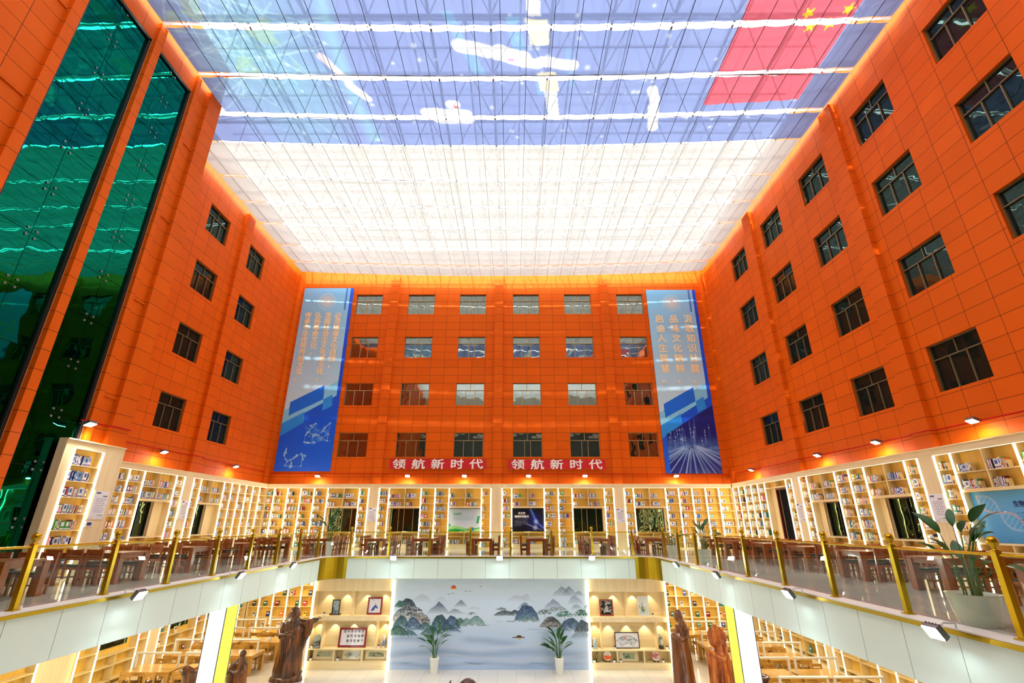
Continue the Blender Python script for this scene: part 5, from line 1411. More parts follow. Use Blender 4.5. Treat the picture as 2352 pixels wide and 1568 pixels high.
def paint_white_paper(U, V):
    img = np.zeros(U.shape+(3,)); img[:] = (0.93,0.93,0.95); return img
t = framed('wide red frame with black brush calligraphy in the left cabinet', -8.05, -6.78, -3.81, -3.04, 25.2, M_frred, paint_white_paper, 0.10, 0.085)
up = Vector((0, math.sin(0.10), math.cos(0.10)))
M_ink = pmat('black ink', (30, 34, 50), 0.6, var=0.0)
for r, row in enumerate(('造间南创敢登', '猛科堂旌攀', '香学登善不')):
    for k, ch in enumerate(row[::-1]):
        x = -6.98 - 0.165*k; O = Vector((x-0.055, 25.2, -3.81)) + up*(0.59-0.19*r) + Vector((0,-0.012,0.0))
        text(ch, 0.125, wallM((1,0,0), up, O), M_ink, t, bold=0.0, ext=0.001)
PL = [((-9.16,-8.18), 3, False), ((-7.82,-6.9), 7, True), ((-6.80,-5.76), 9, False)]
for (a, b), sd, fan in PL:
    framed({3: 'pale framed ink landscape in the lowest left compartment of left cabinet', 7: 'pale framed fan-shaped landscape in the lowest middle compartment of left cabinet', 9: 'pale framed ink landscape in the lowest right compartment of left cabinet'}[sd], a, b, -4.30, -3.89, 25.25, M_fryel, paint_land(sd, (0.72,0.76,0.66), (0.30,0.36,0.32), (0.93,0.90,0.78), (0.17,0.86,0.24,0.78), fan), 0.12, 0.02, nu=46, nv=26)
def paint_bw(U, V):
    img = np.zeros(U.shape+(3,)); img[:] = (0.10,0.11,0.11); n = noise2(U*7+3, V*9, 14, 4)
    img = blend(img, 0.8*(n > 0.60), (0.72,0.74,0.72)); img = blend(img, 0.9*(np.hypot((U-0.48)/0.10, (V-0.76)/0.09) < 1), (0.74,0.74,0.72)); img = blend(img, 0.85*in_poly(U, V, [(0.3,0.15),(0.36,0.62),(0.6,0.64),(0.72,0.2)])*(n > 0.36), (0.78,0.79,0.78))
    return img
framed('red brown framed black and white picture in the right cabinet', 4.0, 4.64, -2.55, -1.87, 25.2, M_frbrown, paint_bw, 0.10, 0.06)
def paint_flower(U, V):
    img = np.zeros(U.shape+(3,)); img[:] = (0.84,0.90,0.90); n = noise2(U*8, V*10, 8, 4)
    img = blend(img, 0.8*(np.hypot((U-0.45)/0.24, (V-0.32)/0.22)+(n-0.5) < 0.9), (0.48,0.60,0.40)); img = blend(img, 0.8*(np.hypot((U-0.42)/0.16, (V-0.70)/0.10)+(n-0.5) < 0.9), (0.90,0.80,0.78)); img = blend(img, 0.8*(np.hypot((U-0.62)/0.14, (V-0.38)/0.07) < 1), (0.90,0.84,0.40))
    img = blend(img, 0.7*((n > 0.62) & (U < 0.5) & (V < 0.7)), (0.25,0.33,0.30)); return img
framed('white framed flower painting in the right cabinet', 5.80, 6.31, -2.55, -1.74, 25.2, M_frwhite, paint_flower, 0.10, 0.05)
def paint_fan(U, V):
    img = np.zeros(U.shape+(3,)); img[:] = (0.94,0.94,0.95); a = np.arctan2(V+0.28, (U-0.5)*1.75); r = np.hypot((U-0.5)*1.75, V+0.28); m = (r > 0.55) & (r < 1.08) & (a > 0.72) & (a < PI-0.72)
    img = blend(img, 1.0*m, (0.84,0.87,0.88)); img = blend(img, 0.9*(((np.abs(r-1.08) < 0.018) | (np.abs(r-0.55) < 0.012)) & (a > 0.72) & (a < PI-0.72)), (0.3,0.3,0.32))
    for (x, y) in ((0.40,0.68), (0.44,0.64), (0.43,0.55)): img = blend(img, 1.0*(np.hypot(U-x, V-y) < 0.035), (0.85,0.20,0.28))
    img = blend(img, 0.7*m*(noise2(U*9, V*9, 5) > 0.62), (0.55,0.58,0.66)); return img
framed('dark framed white fan painting in the right cabinet', 4.62, 5.73, -3.84, -3.21, 25.2, M_frdark, paint_fan, 0.10, 0.035, nu=50)
framed('pale framed garden painting in the lowest row of the right cabinet', 4.74, 5.64, -4.36, -3.94, 25.25, M_fryel, paint_land(12, (0.70,0.76,0.66), (0.28,0.40,0.30), (0.92,0.90,0.78), (0.2,0.82,0.2,0.84)), 0.12, 0.02, nu=46, nv=26)

M_porc = painted('painted porcelain', 0.15, 0.5, 0.5)
def porcelain(name, label, c, prof, base, ink, n=28, seed=1, square=False, band=None, group=None):
    """turned vase with a brushed pattern painted on its wall"""
    nv = len(prof); P = np.array(prof); S = 6
    zz = np.interp(np.arange((nv-1)*S+1)/S, np.arange(nv), P[:,1]); rr = np.interp(np.arange((nv-1)*S+1)/S, np.arange(nv), P[:,0])
    k = np.arange(n); a = 2*PI*k/n + (PI/4 if square else 0); m = len(zz)
    if square: n = 4; a = 2*PI*np.arange(4)/4 + PI/4; k = np.arange(4)
    vs = [(rr[i]*math.cos(t), rr[i]*math.sin(t), zz[i]) for i in range(m) for t in a]
    fs = [(i*n+j, i*n+(j+1)%n, (i+1)*n+(j+1)%n, (i+1)*n+j) for i in range(m-1) for j in range(n)] + [tuple(range(n))[::-1]]
    top = [(v[0]*0.7, v[1]*0.7, v[2]) for v in vs[-n:]] + [(v[0]*0.7, v[1]*0.7, v[2]-0.05) for v in vs[-n:]]
    b0 = len(vs); vs += top
    fs += [((m-1)*n+j, (m-1)*n+(j+1)%n, b0+(j+1)%n, b0+j) for j in range(n)] + [(b0+j, b0+(j+1)%n, b0+n+(j+1)%n, b0+n+j) for j in range(n)] + [tuple(b0+n+j for j in range(n))]
    me = bpy.data.meshes.new(name); me.from_pydata(vs, [], fs)
    co = np.array(vs); th = np.arctan2(co[:,1], co[:,0]); nz = noise2(np.cos(th)*2.2+9+seed, co[:,2]*7+np.sin(th)*2.2+20, seed, 4)
    H = zz[-1]; col = np.zeros((len(vs), 3)); col[:] = base
    msk = ((nz > 0.52) & (co[:,2] > 0.12*H) & (co[:,2] < 0.8*H)).astype(float)[:, None]*0.85
    col = col*(1-msk) + np.array(ink)*msk
    if band: bm = (co[:,2] < band[0]*H)[:, None]; col = np.where(bm, np.array(band[1]), col)
    at = me.color_attributes.new('Col', 'FLOAT_COLOR', 'POINT'); at.data.foreach_set('color', np.concatenate([npl(col), np.ones((len(vs),1))], 1).astype(np.float32).ravel())
    if not square: me.polygons.foreach_set('use_smooth', [True]*len(me.polygons))
    me.materials.append(M_porc); me.update()
    o = bpy.data.objects.new(name, me); COL.objects.link(o); o.location = c
    return tag(o, label, 'vase', group)
porcelain('vase', 'square grey vase with ink painting in the left niche of left cabinet', (-8.98, 25.2, -3.82), [(0.17,0),(0.19,0.02),(0.19,0.42),(0.21,0.45),(0.21,0.48)], (0.66,0.71,0.68), (0.24,0.29,0.30), seed=3, square=True)
porcelain('vase', 'white vase with blue painting in the right niche of left cabinet', (-5.96, 25.2, -3.82), [(0.075,0),(0.08,0.03),(0.125,0.2),(0.115,0.3),(0.07,0.4),(0.085,0.48),(0.09,0.5)], (0.90,0.89,0.82), (0.25,0.36,0.58), seed=5)
porcelain('vase', 'straight pale blue vase in the left niche of right cabinet', (3.69, 25.2, -3.855), [(0.10,0),(0.105,0.02),(0.10,0.38),(0.105,0.41)], (0.72,0.79,0.83), (0.42,0.54,0.66), seed=7)
porcelain('vase', 'tall grey green vase on black stand in the right cabinet', (6.71, 25.2, -3.855), [(0.11,0),(0.12,0.10),(0.075,0.14),(0.10,0.2),(0.105,0.45),(0.08,0.52),(0.11,0.6),(0.115,0.61)], (0.72,0.76,0.72), (0.30,0.34,0.36), seed=9, band=(0.23, (0.06,0.05,0.05)))
porcelain('vase', 'slim dark green bottle vase in the lowest row of right cabinet', (3.77, 25.2, -4.365), [(0.06,0),(0.075,0.03),(0.08,0.24),(0.03,0.31),(0.03,0.36),(0.035,0.38)], (0.18,0.26,0.20), (0.70,0.62,0.20), seed=11)
def plate(label, x, z, r, paint):
    t = thing('display_plate', label, 'plate', (x, 25.2, z))
    m = MB(); N = 28; vs = [(x, 25.26, z+r+0.05)]; ang = 0.2
    Mx = Matrix.Rotation(-ang, 3, 'X')
    m2 = MB()
    me_v = []; 
    for ring, (rr, d) in enumerate(((0.0, 0.0), (0.35, 0.0), (0.6, 0.0), (0.66, -0.01), (0.85, -0.02), (1.0, -0.03))):
        for k in range(N): me_v.append((rr*math.cos(2*PI*k/N), d, rr*math.sin(2*PI*k/N)))
    vsw = [Vector((x, 25.24, z+r+0.03)) + Mx @ Vector((v[0]*r, v[1], v[2]*r)) for v in me_v]; back = [Vector(v)+Vector((0, 0.015, 0)) for v in vsw]
    fs = [(i*N+k, i*N+(k+1)%N, (i+1)*N+(k+1)%N, (i+1)*N+k) for i in range(5) for k in range(N)]; nb = len(vsw)
    fs += [tuple(reversed([q+nb for q in f])) for f in fs] + [(5*N+k, 5*N+(k+1)%N, nb+5*N+(k+1)%N, nb+5*N+k) for k in range(N)]
    off = Vector(ROOT[t.name]); me = bpy.data.meshes.new('dish'); me.from_pydata([tuple(Vector(v)-off) for v in vsw+back], [], fs)
    co = np.array(me_v + me_v); col = paint(co[:,0]*0.5+0.5, co[:,2]*0.5+0.5)
    at = me.color_attributes.new('Col', 'FLOAT_COLOR', 'POINT'); at.data.foreach_set('color', np.concatenate([npl(col), np.ones((len(col),1))], 1).astype(np.float32).ravel())
    me.materials.append(M_porc); o = bpy.data.objects.new('dish', me); COL.objects.link(o); o.parent = t; ROOT[o.name] = tuple(off)
    m = MB(); m.box(x-0.10, x-0.07, 25.14, 25.3, z, z+0.05, M_frdark); m.box(x+0.07, x+0.10, 25.14, 25.3, z, z+0.05, M_frdark); m.box(x-0.1, x+0.1, 25.26, 25.3, z+0.02, z+0.05, M_frdark); m.build('stand', t)
def pp_or(u, v):
    c = np.zeros((len(u), 3)); c[:] = (0.92,0.92,0.88); m = (v < 0.55 + 0.06*np.sin(u*20)); c[m] = (0.93,0.42,0.20); c[v < 0.2] = (0.93,0.70,0.40); return c
def pp_pk(u, v):
    c = np.zeros((len(u), 3)); c[:] = (0.90,0.84,0.85); n = noise2(u*6, v*6, 3); c[(n > 0.46) & (v > 0.3)] = (0.80,0.46,0.52); return c
plate('round orange and white plate on a small stand in the right cabinet', 4.23, -4.365, 0.185, pp_or)
plate('round pink and white plate on a small stand in the right cabinet', 6.42, -4.365, 0.185, pp_pk)
M_tag = pmat('white caption card', (240, 238, 240), 0.5, var=0.0); M_tagd = pmat('dark caption top', (40, 30, 50), 0.5, var=0.0)
for (x, z, lab) in ((-8.83,-2.52,'beside the black table screen'), (-9.2,-3.82,'beside the square grey vase'), (-6.17,-3.82,'beside the blue and white vase'), (-9.17,-4.30,'before the left ink landscape'), (-7.95,-4.30,'before the fan-shaped landscape'),
                    (6.42,-2.56,'beside the white framed flower painting'), (3.54,-3.855,'beside the straight pale blue vase'), (4.56,-3.855,'beside the fan painting'), (6.93,-3.855,'beside the vase on black stand'),
                    (3.60,-4.365,'beside the dark bottle vase'), (4.50,-4.365,'beside the orange plate'), (4.80,-4.365,'before the garden painting'), (6.70,-4.365,'beside the pink plate')):
    t = thing('caption_card', 'small white caption card ' + lab, 'card', (x, 25.1, z), 'caption cards in the display cabinets')
    m = MB(); m.box(x-0.05, x+0.05, 25.07, 25.13, z, z+0.085, M_tag); m.build('card', t)
    m = MB(); m.box(x-0.03, x+0.05, 25.09, 25.12, z+0.085, z+0.135, M_tagd); m.build('emblem', t)
# ------------------------------------------------------------------ lower hall: bookcases along the walls
LROW = [FL+0.42, FL+0.97, FL+1.52, FL+2.07, FL+2.62, FL+3.17]
LT = -0.98
dbooks = []
def low_case(label, short, wall, bays, skip_led=()):
    lo, hi = bays[0][0], bays[-1][1]
    t = thing('bookcase', label, 'bookcase', FRONT[wall]((lo+hi)/2, 0.15, FL)); H = HW[wall]; D = 0.32
    for i, u in enumerate([b[0] for b in bays] + [hi]):
        mb = MB(); wbox(mb, wall, u-0.022, u+0.022, 0, D, FL, LT, M_wood_v); mb.build('divider', t)
        if i in skip_led: continue
        mb = MB(); wbox(mb, wall, u-0.03, u+0.03, -0.022, -0.002, FL+0.1, LT-0.02, M_led_low); mb.build('led_strip', t)
    bk = MB(); pl = MB()
    for i, (a, b, k) in enumerate(bays):
        a2, b2 = a+0.022, b-0.022; num = i+1 if VIEWSIGN[wall] > 0 else len(bays)-i
        wbox(bk, wall, a2, b2, D-0.015, D, FL, LT, M_back if k != 'x' else M_wood_v)
        if k == 'x':
            wbox(pl, wall, a2, b2, 0.06, D-0.016, FL, LT, M_wood_v); continue
        wbox(pl, wall, a2, b2, 0.01, D-0.016, FL, FL+0.20, H)
        rows = LROW if k == 'n' else [FL+0.40, FL+0.92, FL+1.30, FL+3.0]
        for r, z in enumerate(rows):
            m = MB(); wbox(m, wall, a2, b2, 0.005, D-0.016, z-0.028, z, M_shelf); m.build('shelf', t)
            if k == 'n':
                for q in range(1 if rb.random() < 0.75 else 2): dbooks.append((wall, rb.uniform(a2+0.2, b2-0.2) if q == 0 else a2+0.16, z, short, len(rows)-r, num))
            elif r in (0, 2) and rb.random() < 0.6: dbooks.append((wall, rb.uniform(a2+0.3, b2-0.3), z, short, len(rows)-r, num))
        if k == 'w':
            m = MB(); wbox(m, wall, (a+b)/2-0.02, (a+b)/2+0.02, 0.005, D-0.016, FL+0.2, FL+1.27, M_shelf); m.build('divider', t)
            m = MB(); wbox(m, wall, a2+0.25, b2-0.25, D-0.06, D-0.016, FL+1.5, FL+2.7, M_gl_low); m.build('window_glass', t)
    bk.build('back_panel', t); pl.build('plinth', t)
    return t
low_case('lower bookcase with lit edges under the balcony, nearest on the green glass side', 'lower bookcase left of the light column', 'left', nbays([16.2, 18.42, 20.02, 20.92, 22.99, 23.6], 'nxnwn'))
low_case('lower bookcase under the balcony between wood pier and far corner', 'lower corner bookcase behind the white column', 'left', nbays([24.25, 24.87, 26.91, 27.67, 28.45, 29.2, 30.0, 30.8, 31.6], 'nwnnnnnn'), (8,))
low_case('lower far wall bookcase seen behind the statue with outstretched arm', 'lower far bookcase behind the statue', 'back', nbays([-15.7, -15.03, -14.24, -13.42, -12.63, -11.82, -11.0, -10.2, -9.4], 'nnnnnnnn'), (0,))
low_case('lower far wall bookcase seen behind the two standing carvings', 'lower far bookcase behind the two carvings', 'back', nbays([8.0, 8.8, 9.57, 10.37, 11.16, 11.96, 12.75, 13.6], 'nnnnnnn'), (7,))
low_case('lower bookcase under the balcony on the doorway side, far part', 'lower side bookcase', 'right', nbays([24.68, 25.36, 27.52, 28.33, 29.15, 29.95, 30.8, 31.5], 'nwnnnnn'), (7,))
low_case('lower bookcase under the balcony on the doorway side, near part', 'lower side bookcase, near part', 'right', nbays([17.4, 19.5, 20.43, 21.36, 23.5, 24.09], 'wnnwn'))
for wall, a, b in (('left', 23.63, 24.22), ('right', 24.12, 24.65)):
    TN[0] += 1; mb = MB(); wbox(mb, wall, a, b, -0.01, 0.3, FL, LT, M_wood_v); struct(mb.build('trim_%d' % (TN[0]+40)))
dcols = ['white', 'cream', 'red', 'orange', 'navy', 'black', 'teal', 'maroon', 'pale grey', 'yellow', 'blue', 'dark green']
dproto = {}; seen = {}
for (wall, u, z, short, row, num) in dbooks:
    p = FRONT[wall](u, 0.12, z)
    if not inframe(p): continue
    col = rb.choice(dcols); key = (short, row, num); seen[key] = seen.get(key, 0)+1
    if col not in dproto:
        mb = MB(); c = BM[col]; M = Matrix.Rotation(-0.22, 3, 'X')
        mb.obox((0, 0.05, 0.135), (0.10, 0.012, 0.135), M, c); mb.obox((0, 0.063, 0.135), (0.097, 0.004, 0.13), M, M_pages)
        mb.obox((0, 0.035, 0.175), (0.06, 0.002, 0.03), M, M_labw if col not in ('white', 'cream', 'pale grey', 'yellow') else BM['maroon'])
        mb.box(-0.03, 0.03, 0.06, 0.13, 0, 0.012, M_blackm)
        o = mb.build('display_book'); dproto[col] = o
    else: o = dproto[col].copy(); COL.objects.link(o)
    o.location = p; o.rotation_euler = (0, 0, WROT[wall])
    tag(o, '%s cover-out book, row %d, column %d, %s%s' % (col, row, num, short.replace('the ', ''), '' if seen[key] == 1 else ', other one'), 'book', 'books shown cover-out in the lower hall')

# ------------------------------------------------------------------ lower hall: oak tables, lamp bars, chairs
def lamp_bar(L):
    t = thing('reading_lamp_bar', 'x', 'lamp', (0, 0, 0))
    m = MB(); m.tube([(-L/2, 0, 1.25), (L/2, 0, 1.25)], 0.045, M_bar, 10); m.build('lamp_tube', t)
    for s in (-1, 1):
        m = MB(); m.box(s*(L/2-0.04)-0.035, s*(L/2-0.04)+0.035, -0.035, 0.035, 0.751, 1.22, M_bar); m.build('post', t)
    return t
LBP = {}
low_tabs = []
for i, y in enumerate((22.16, 24.5, 27.0, 29.2)):
    for j, x in enumerate((-14.2, -12.22)): low_tabs.append((x, y, 1.86, 'green glass side', ORD[i], ('wall', 'hall')[j]))
for i, y in enumerate((19.05, 21.5, 24.0, 26.2, 28.73)):
    for j, x in enumerate((9.75, 11.6)): low_tabs.append((x, y, 1.76, 'doorway side', ORD[i], ('hall', 'wall')[j]))
for (x, y, L, side, o_, end) in low_tabs:
    key = 'low%.2f' % L
    put_table(key, 'yellow oak table under the balcony on the %s, %s row, %s end' % (side, o_, end), (M_oak, L, 1.2), (x, y, FL), 0, 'oak tables in the lower hall')
    lab = 'white lamp bar on oak table, %s, %s row, %s end' % (side, o_, end)
    if L not in LBP: LBP[L] = lamp_bar(L-0.08); o = LBP[L]; o.location = (x, y, FL); o['label'] = lab
    else: o = dup(LBP[L], (x, y, FL), 0, lab)
    o['group'] = 'white lamp bars on the oak tables'
    for s, r, w in ((-1, 0.0, 'near'), (1, PI, 'far')):
        for k in range(2):
            put_chair('oak', (x - L/4 + k*L/2 + rc.uniform(-.05,.05), y + s*(0.72+rc.uniform(-.03,.06)), FL), r + rc.uniform(-.06,.06),
                      'oak chair, %s seat on %s side, %s end table, %s %s row' % (('left','right')[k], w, end, side, o_), 'oak chairs in the lower hall', False)

for (x, y, L, side, o_, end) in low_tabs:
    if side != 'green glass side' or y < 24: continue
    t = thing('table_card', 'small white tent card on oak table, %s, %s row, %s end' % (side, o_, end), 'card', (x+0.25, y-0.25, FL+0.75), 'tent cards on the oak tables')
    mb = MB(); M = Matrix.Rotation(-0.25, 3, 'X'); mb.obox((x+0.25, y-0.23, FL+0.83), (0.10, 0.004, 0.08), M, M_paper); mb.obox((x+0.25, y-0.19, FL+0.83), (0.10, 0.004, 0.08), Matrix.Rotation(0.25, 3, 'X'), M_paper); mb.build('card', t)

# ------------------------------------------------------------------ light columns carrying the balcony
M_colw = emat('white light box face', (1.0, 1.0, 1.0), COLUMN)
M_coly = emat('yellow light box face', (0.92, 1.0, 0.10), COLUMN*0.42)
def light_column(label, x0, x1, inner):
    t = thing('light_column', label, 'column', ((x0+x1)/2, 17.4, FL)); y0, y1 = 17.05, 17.75
    m = MB(); m.box(x0+0.02, x1-0.02, y0+0.02, y1-0.02, FL, -0.96, M_blackm); m.build('core', t)
    m = MB()
    for x in (x0, x1):
        for y in (y0, y1): m.box(x-0.012, x+0.012, y-0.012, y+0.012, FL, -0.97, M_alu)
    m.box(x0-0.01, x1+0.01, y0-0.01, y1+0.01, -1.0, -0.955, M_blackm); m.build('corner_frame', t)
    for y in (y0, y1-0.012):
        m = MB(); m.box(x0+0.013, x1-0.013, y, y+0.012, FL+0.01, -1.01, M_colw); m.build('white_panel', t)
    for x in (x0, x1-0.012):
        m = MB(); m.box(x, x+0.012, y0+0.013, y1-0.013, FL+0.01, -1.01, M_coly); m.build('yellow_panel', t)
light_column('glowing white and yellow column under the balcony on the green glass side', -9.62, -9.1, 1)
light_column('glowing white and yellow column under the balcony on the doorway side', 6.93, 7.48, -1)

# ------------------------------------------------------------------ carved wooden statues
def carve_mat(name, c1, c2, c3):
    m, nt, b = newmat(name)
    tc = nt.nodes.new('ShaderNodeTexCoord'); mp = nt.nodes.new('ShaderNodeMapping'); mp.inputs['Scale'].default_value = (5, 5, 0.9)
    ns = nt.nodes.new('ShaderNodeTexNoise'); ns.inputs['Scale'].default_value = 1.0; ns.inputs['Detail'].default_value = 5; ns.inputs['Distortion'].default_value = 0.8
    cr = nt.nodes.new('ShaderNodeValToRGB'); e = cr.color_ramp.elements
    e[0].position = 0.35; e[0].color = (*rgb(*c1), 1); e[1].position = 0.72; e[1].color = (*rgb(*c3), 1)
    k = e.new(0.52); k.color = (*rgb(*c2), 1)
    nt.links.new(tc.outputs['Object'], mp.inputs[0]); nt.links.new(mp.outputs[0], ns.inputs['Vector']); nt.links.new(ns.outputs['Fac'], cr.inputs[0]); nt.links.new(cr.outputs[0], b.inputs['Base Color'])
    b.inputs['Roughness'].default_value = 0.3; b.inputs['Coat Weight'].default_value = 0.4; b.inputs['Coat Roughness'].default_value = 0.15
    bp = nt.nodes.new('ShaderNodeBump'); bp.inputs['Strength'].default_value = 0.25; bp.inputs['Distance'].default_value = 0.03
    nt.links.new(ns.outputs['Fac'], bp.inputs['Height']); nt.links.new(bp.outputs[0], b.inputs['Normal'])
    return m
M_carve = carve_mat('dark carved hardwood', (40, 24, 12), (84, 46, 18), (158, 88, 22))
M_carve2 = carve_mat('amber carved rootwood', (122, 56, 16), (190, 96, 26), (224, 144, 50))
M_carve3 = carve_mat('brown carved timber', (80, 42, 14), (112, 60, 18), (140, 80, 26))
def loft(mb, rings, mat, n=28, fold=0.0, nf=9):
    """rings: (z, cx, cy, rx, ry)"""
    vs = []; fs = []
    for i, (z, cx, cy, rx, ry) in enumerate(rings):
        for k in range(n):
            a = 2*PI*k/n; f = 1 + fold*math.sin(nf*a + 0.8*z)
            vs.append((cx+rx*f*math.cos(a), cy+ry*f*math.sin(a), z))
    for i in range(len(rings)-1):
        for k in range(n): fs.append((i*n+k, i*n+(k+1)%n, (i+1)*n+(k+1)%n, (i+1)*n+k))
    mb.add(vs, fs + [tuple(range(n))[::-1], tuple(range(len(vs)-n, len(vs)))], mat, True)
def ball(mb, c, r, mat, n=14):
    rings = [(c[2]-r[2]*math.cos(PI*k/9), c[0], c[1], max(0.002, r[0]*math.sin(PI*k/9)), max(0.002, r[1]*math.sin(PI*k/9))) for k in range(10)]
    loft(mb, rings, mat, n)
def remeshed(mb, name, parent, voxel, smooth=4, disp=0.0, seed=1):
    o = mb.build('tmp')
    md = o.modifiers.new('r', 'REMESH'); md.mode = 'VOXEL'; md.voxel_size = voxel
    sm = o.modifiers.new('s', 'SMOOTH'); sm.factor = 0.5; sm.iterations = smooth
    bpy.context.view_layer.update()
    me = bpy.data.meshes.new_from_object(o.evaluated_get(bpy.context.evaluated_depsgraph_get()))
    bpy.data.objects.remove(o)
    if disp:
        n = len(me.vertices); co = np.zeros(n*3); no = np.zeros(n*3); me.vertices.foreach_get('co', co); me.vertices.foreach_get('normal', no)
        co = co.reshape(-1,3); no = no.reshape(-1,3); d = noise2(co[:,0]*6+co[:,1]*5+30, co[:,2]*1.4+30, seed, 4)-0.5
        co = co + no*(d*disp*2)[:, None]; me.vertices.foreach_set('co', co.ravel())
    off = Vector(ROOT[parent.name])
    me.transform(Matrix.Translation(-off))
    me.materials.clear(); me.materials.append(mb.mats[0]); me.name = name
    me.polygons.foreach_set('use_smooth', [True]*len(me.polygons)); me.polygons.foreach_set('material_index', [0]*len(me.polygons)); me.update()
    ob = bpy.data.objects.new(name, me); COL.objects.link(ob); ob.parent = parent; ROOT[ob.name] = tuple(off)
    return ob
def hand(mb, w, d, up, mat, s=1.0):
    """open hand: palm, four spread fingers and a thumb from the side"""
    w = Vector(w); d = Vector(d).normalized(); sd = d.cross(Vector(up)).normalized(); u = sd.cross(d)
    pc = w + d*0.07*s
    mb.tube([w - d*0.03*s, w + d*0.02*s, pc, w + d*0.12*s], [0.045*s, 0.05*s, 0.062*s, 0.05*s], mat, 10)
    for k, (off, L, sp) in enumerate(((-0.05, 0.13, -0.30), (-0.017, 0.16, -0.1), (0.017, 0.155, 0.1), (0.05, 0.115, 0.32))):
        b = w + d*0.11*s + sd*off*s; f = (d + sd*sp + u*0.05*k).normalized()
        mb.tube([b, b + f*L*0.5*s, b + (f*0.95 + u*0.15)*L*s], [0.022*s, 0.021*s, 0.014*s], mat, 7)
    b = w + d*0.04*s - sd*0.045*s; f = (d*0.5 - sd*0.6 + u*0.55).normalized()
    mb.tube([b, b + f*0.07*s, b + (f + d*0.3)*0.12*s], [0.026*s, 0.022*s, 0.015*s], mat, 7)

# robed sage, right arm held out to the side, left arm across the body
t = thing('wooden_statue', 'dark carved wooden statue of a robed bald elder stretching out one arm', 'statue', (-9.5, 23.5, FL))
mb = MB(); bx, by = -9.5, 23.5; A = lambda x, y, z: (bx+x, by+y, FL+z)
R = [(0.10, -0.02, 0, 0.56, 0.44), (0.35, -0.02, 0, 0.57, 0.45), (0.9, 0.0, 0, 0.53, 0.42), (1.4, 0.0, 0, 0.49, 0.39), (1.85, 0.0, 0, 0.46, 0.35), (2.06, 0.0, 0, 0.43, 0.31), (2.18, 0.0, 0, 0.36, 0.27), (2.26, 0.0, -0.01, 0.27, 0.22), (2.32, 0.0, -0.03, 0.20, 0.19), (2.42, 0.0, -0.04, 0.19, 0.19)]
loft(mb, [(FL+z, bx+cx, by+cy_, rx, ry) for z, cx, cy_, rx, ry in R], M_carve, 36, 0.035, 9)
ball(mb, A(0.0, -0.06, 2.46), (0.225, 0.245, 0.26), M_carve); ball(mb, A(0.03, -0.20, 2.38), (0.15, 0.12, 0.15), M_carve)
ball(mb, A(0.04, -0.32, 2.43), (0.035, 0.05, 0.06), M_carve); ball(mb, A(-0.05, -0.285, 2.50), (0.05, 0.025, 0.02), M_carve); ball(mb, A(0.13, -0.285, 2.50), (0.05, 0.025, 0.02), M_carve)
ball(mb, A(0.04, -0.315, 2.345), (0.05, 0.02, 0.014), M_carve)
for s in (-1, 1): ball(mb, A(s*0.225, -0.04, 2.43), (0.03, 0.06, 0.09), M_carve)
mb.tube([A(-0.12, 0.10, 2.6), A(-0.2, 0.1, 2.35), A(-0.28, 0.04, 2.1)], [0.12, 0.16, 0.16], M_carve, 10)
mb.tube([A(0.04, -0.26, 2.30), A(0.05, -0.33, 2.16), A(0.06, -0.34, 2.0), A(0.07, -0.32, 1.84)], [0.12, 0.12, 0.08, 0.015], M_carve, 10)
mb.tube([A(0.26, -0.02, 2.08), A(0.58, -0.12, 2.08), A(0.86, -0.2, 2.17), A(0.98, -0.23, 2.24)], [0.17, 0.145, 0.12, 0.10], M_carve, 14)
for k in range(7):
    f = k/6; mb.tube([A(0.38+0.46*f, -0.05-0.13*f, 2.06+0.1*f), A(0.42+0.36*f, -0.06-0.12*f, 1.75), A(0.38+0.20*f, -0.05-0.06*f, 1.25+0.1*f), A(0.34+0.06*f, -0.04, 0.6)], [0.10, 0.085, 0.075, 0.05], M_carve, 8)
hand(mb, A(1.0, -0.24, 2.25), (1, -0.1, 0.10), (0, 0, 1), M_carve, 1.05)
mb.tube([A(-0.34, -0.05, 2.04), A(-0.44, -0.22, 1.80), A(-0.30, -0.40, 1.66), A(0.02, -0.46, 1.70), A(0.14, -0.46, 1.70)], [0.16, 0.15, 0.14, 0.12, 0.08], M_carve, 12)
for k in range(4): mb.tube([A(-0.22+0.1*k, -0.40, 1.62), A(-0.20+0.1*k, -0.38, 1.2), A(-0.16+0.08*k, -0.36, 0.7)], [0.08, 0.07, 0.03], M_carve, 8)
hand(mb, A(0.14, -0.46, 1.69), (1, -0.05, -0.2), (0, -1, 0.3), M_carve, 0.85)
remeshed(mb, 'body', t, 0.017, 3, 0.012, 5)
mb = MB(); loft(mb, [(FL, bx, by, 0.66, 0.54), (FL+0.14, bx, by, 0.62, 0.5), (FL+0.2, bx, by, 0.45, 0.36)], M_carve, 24, 0.08, 5)
mb.tube([A(0.35, -0.3, 0.08), A(0.6, -0.32, 0.2), A(0.72, -0.3, 0.42)], [0.14, 0.11, 0.02], M_carve, 8); mb.build('base', t)

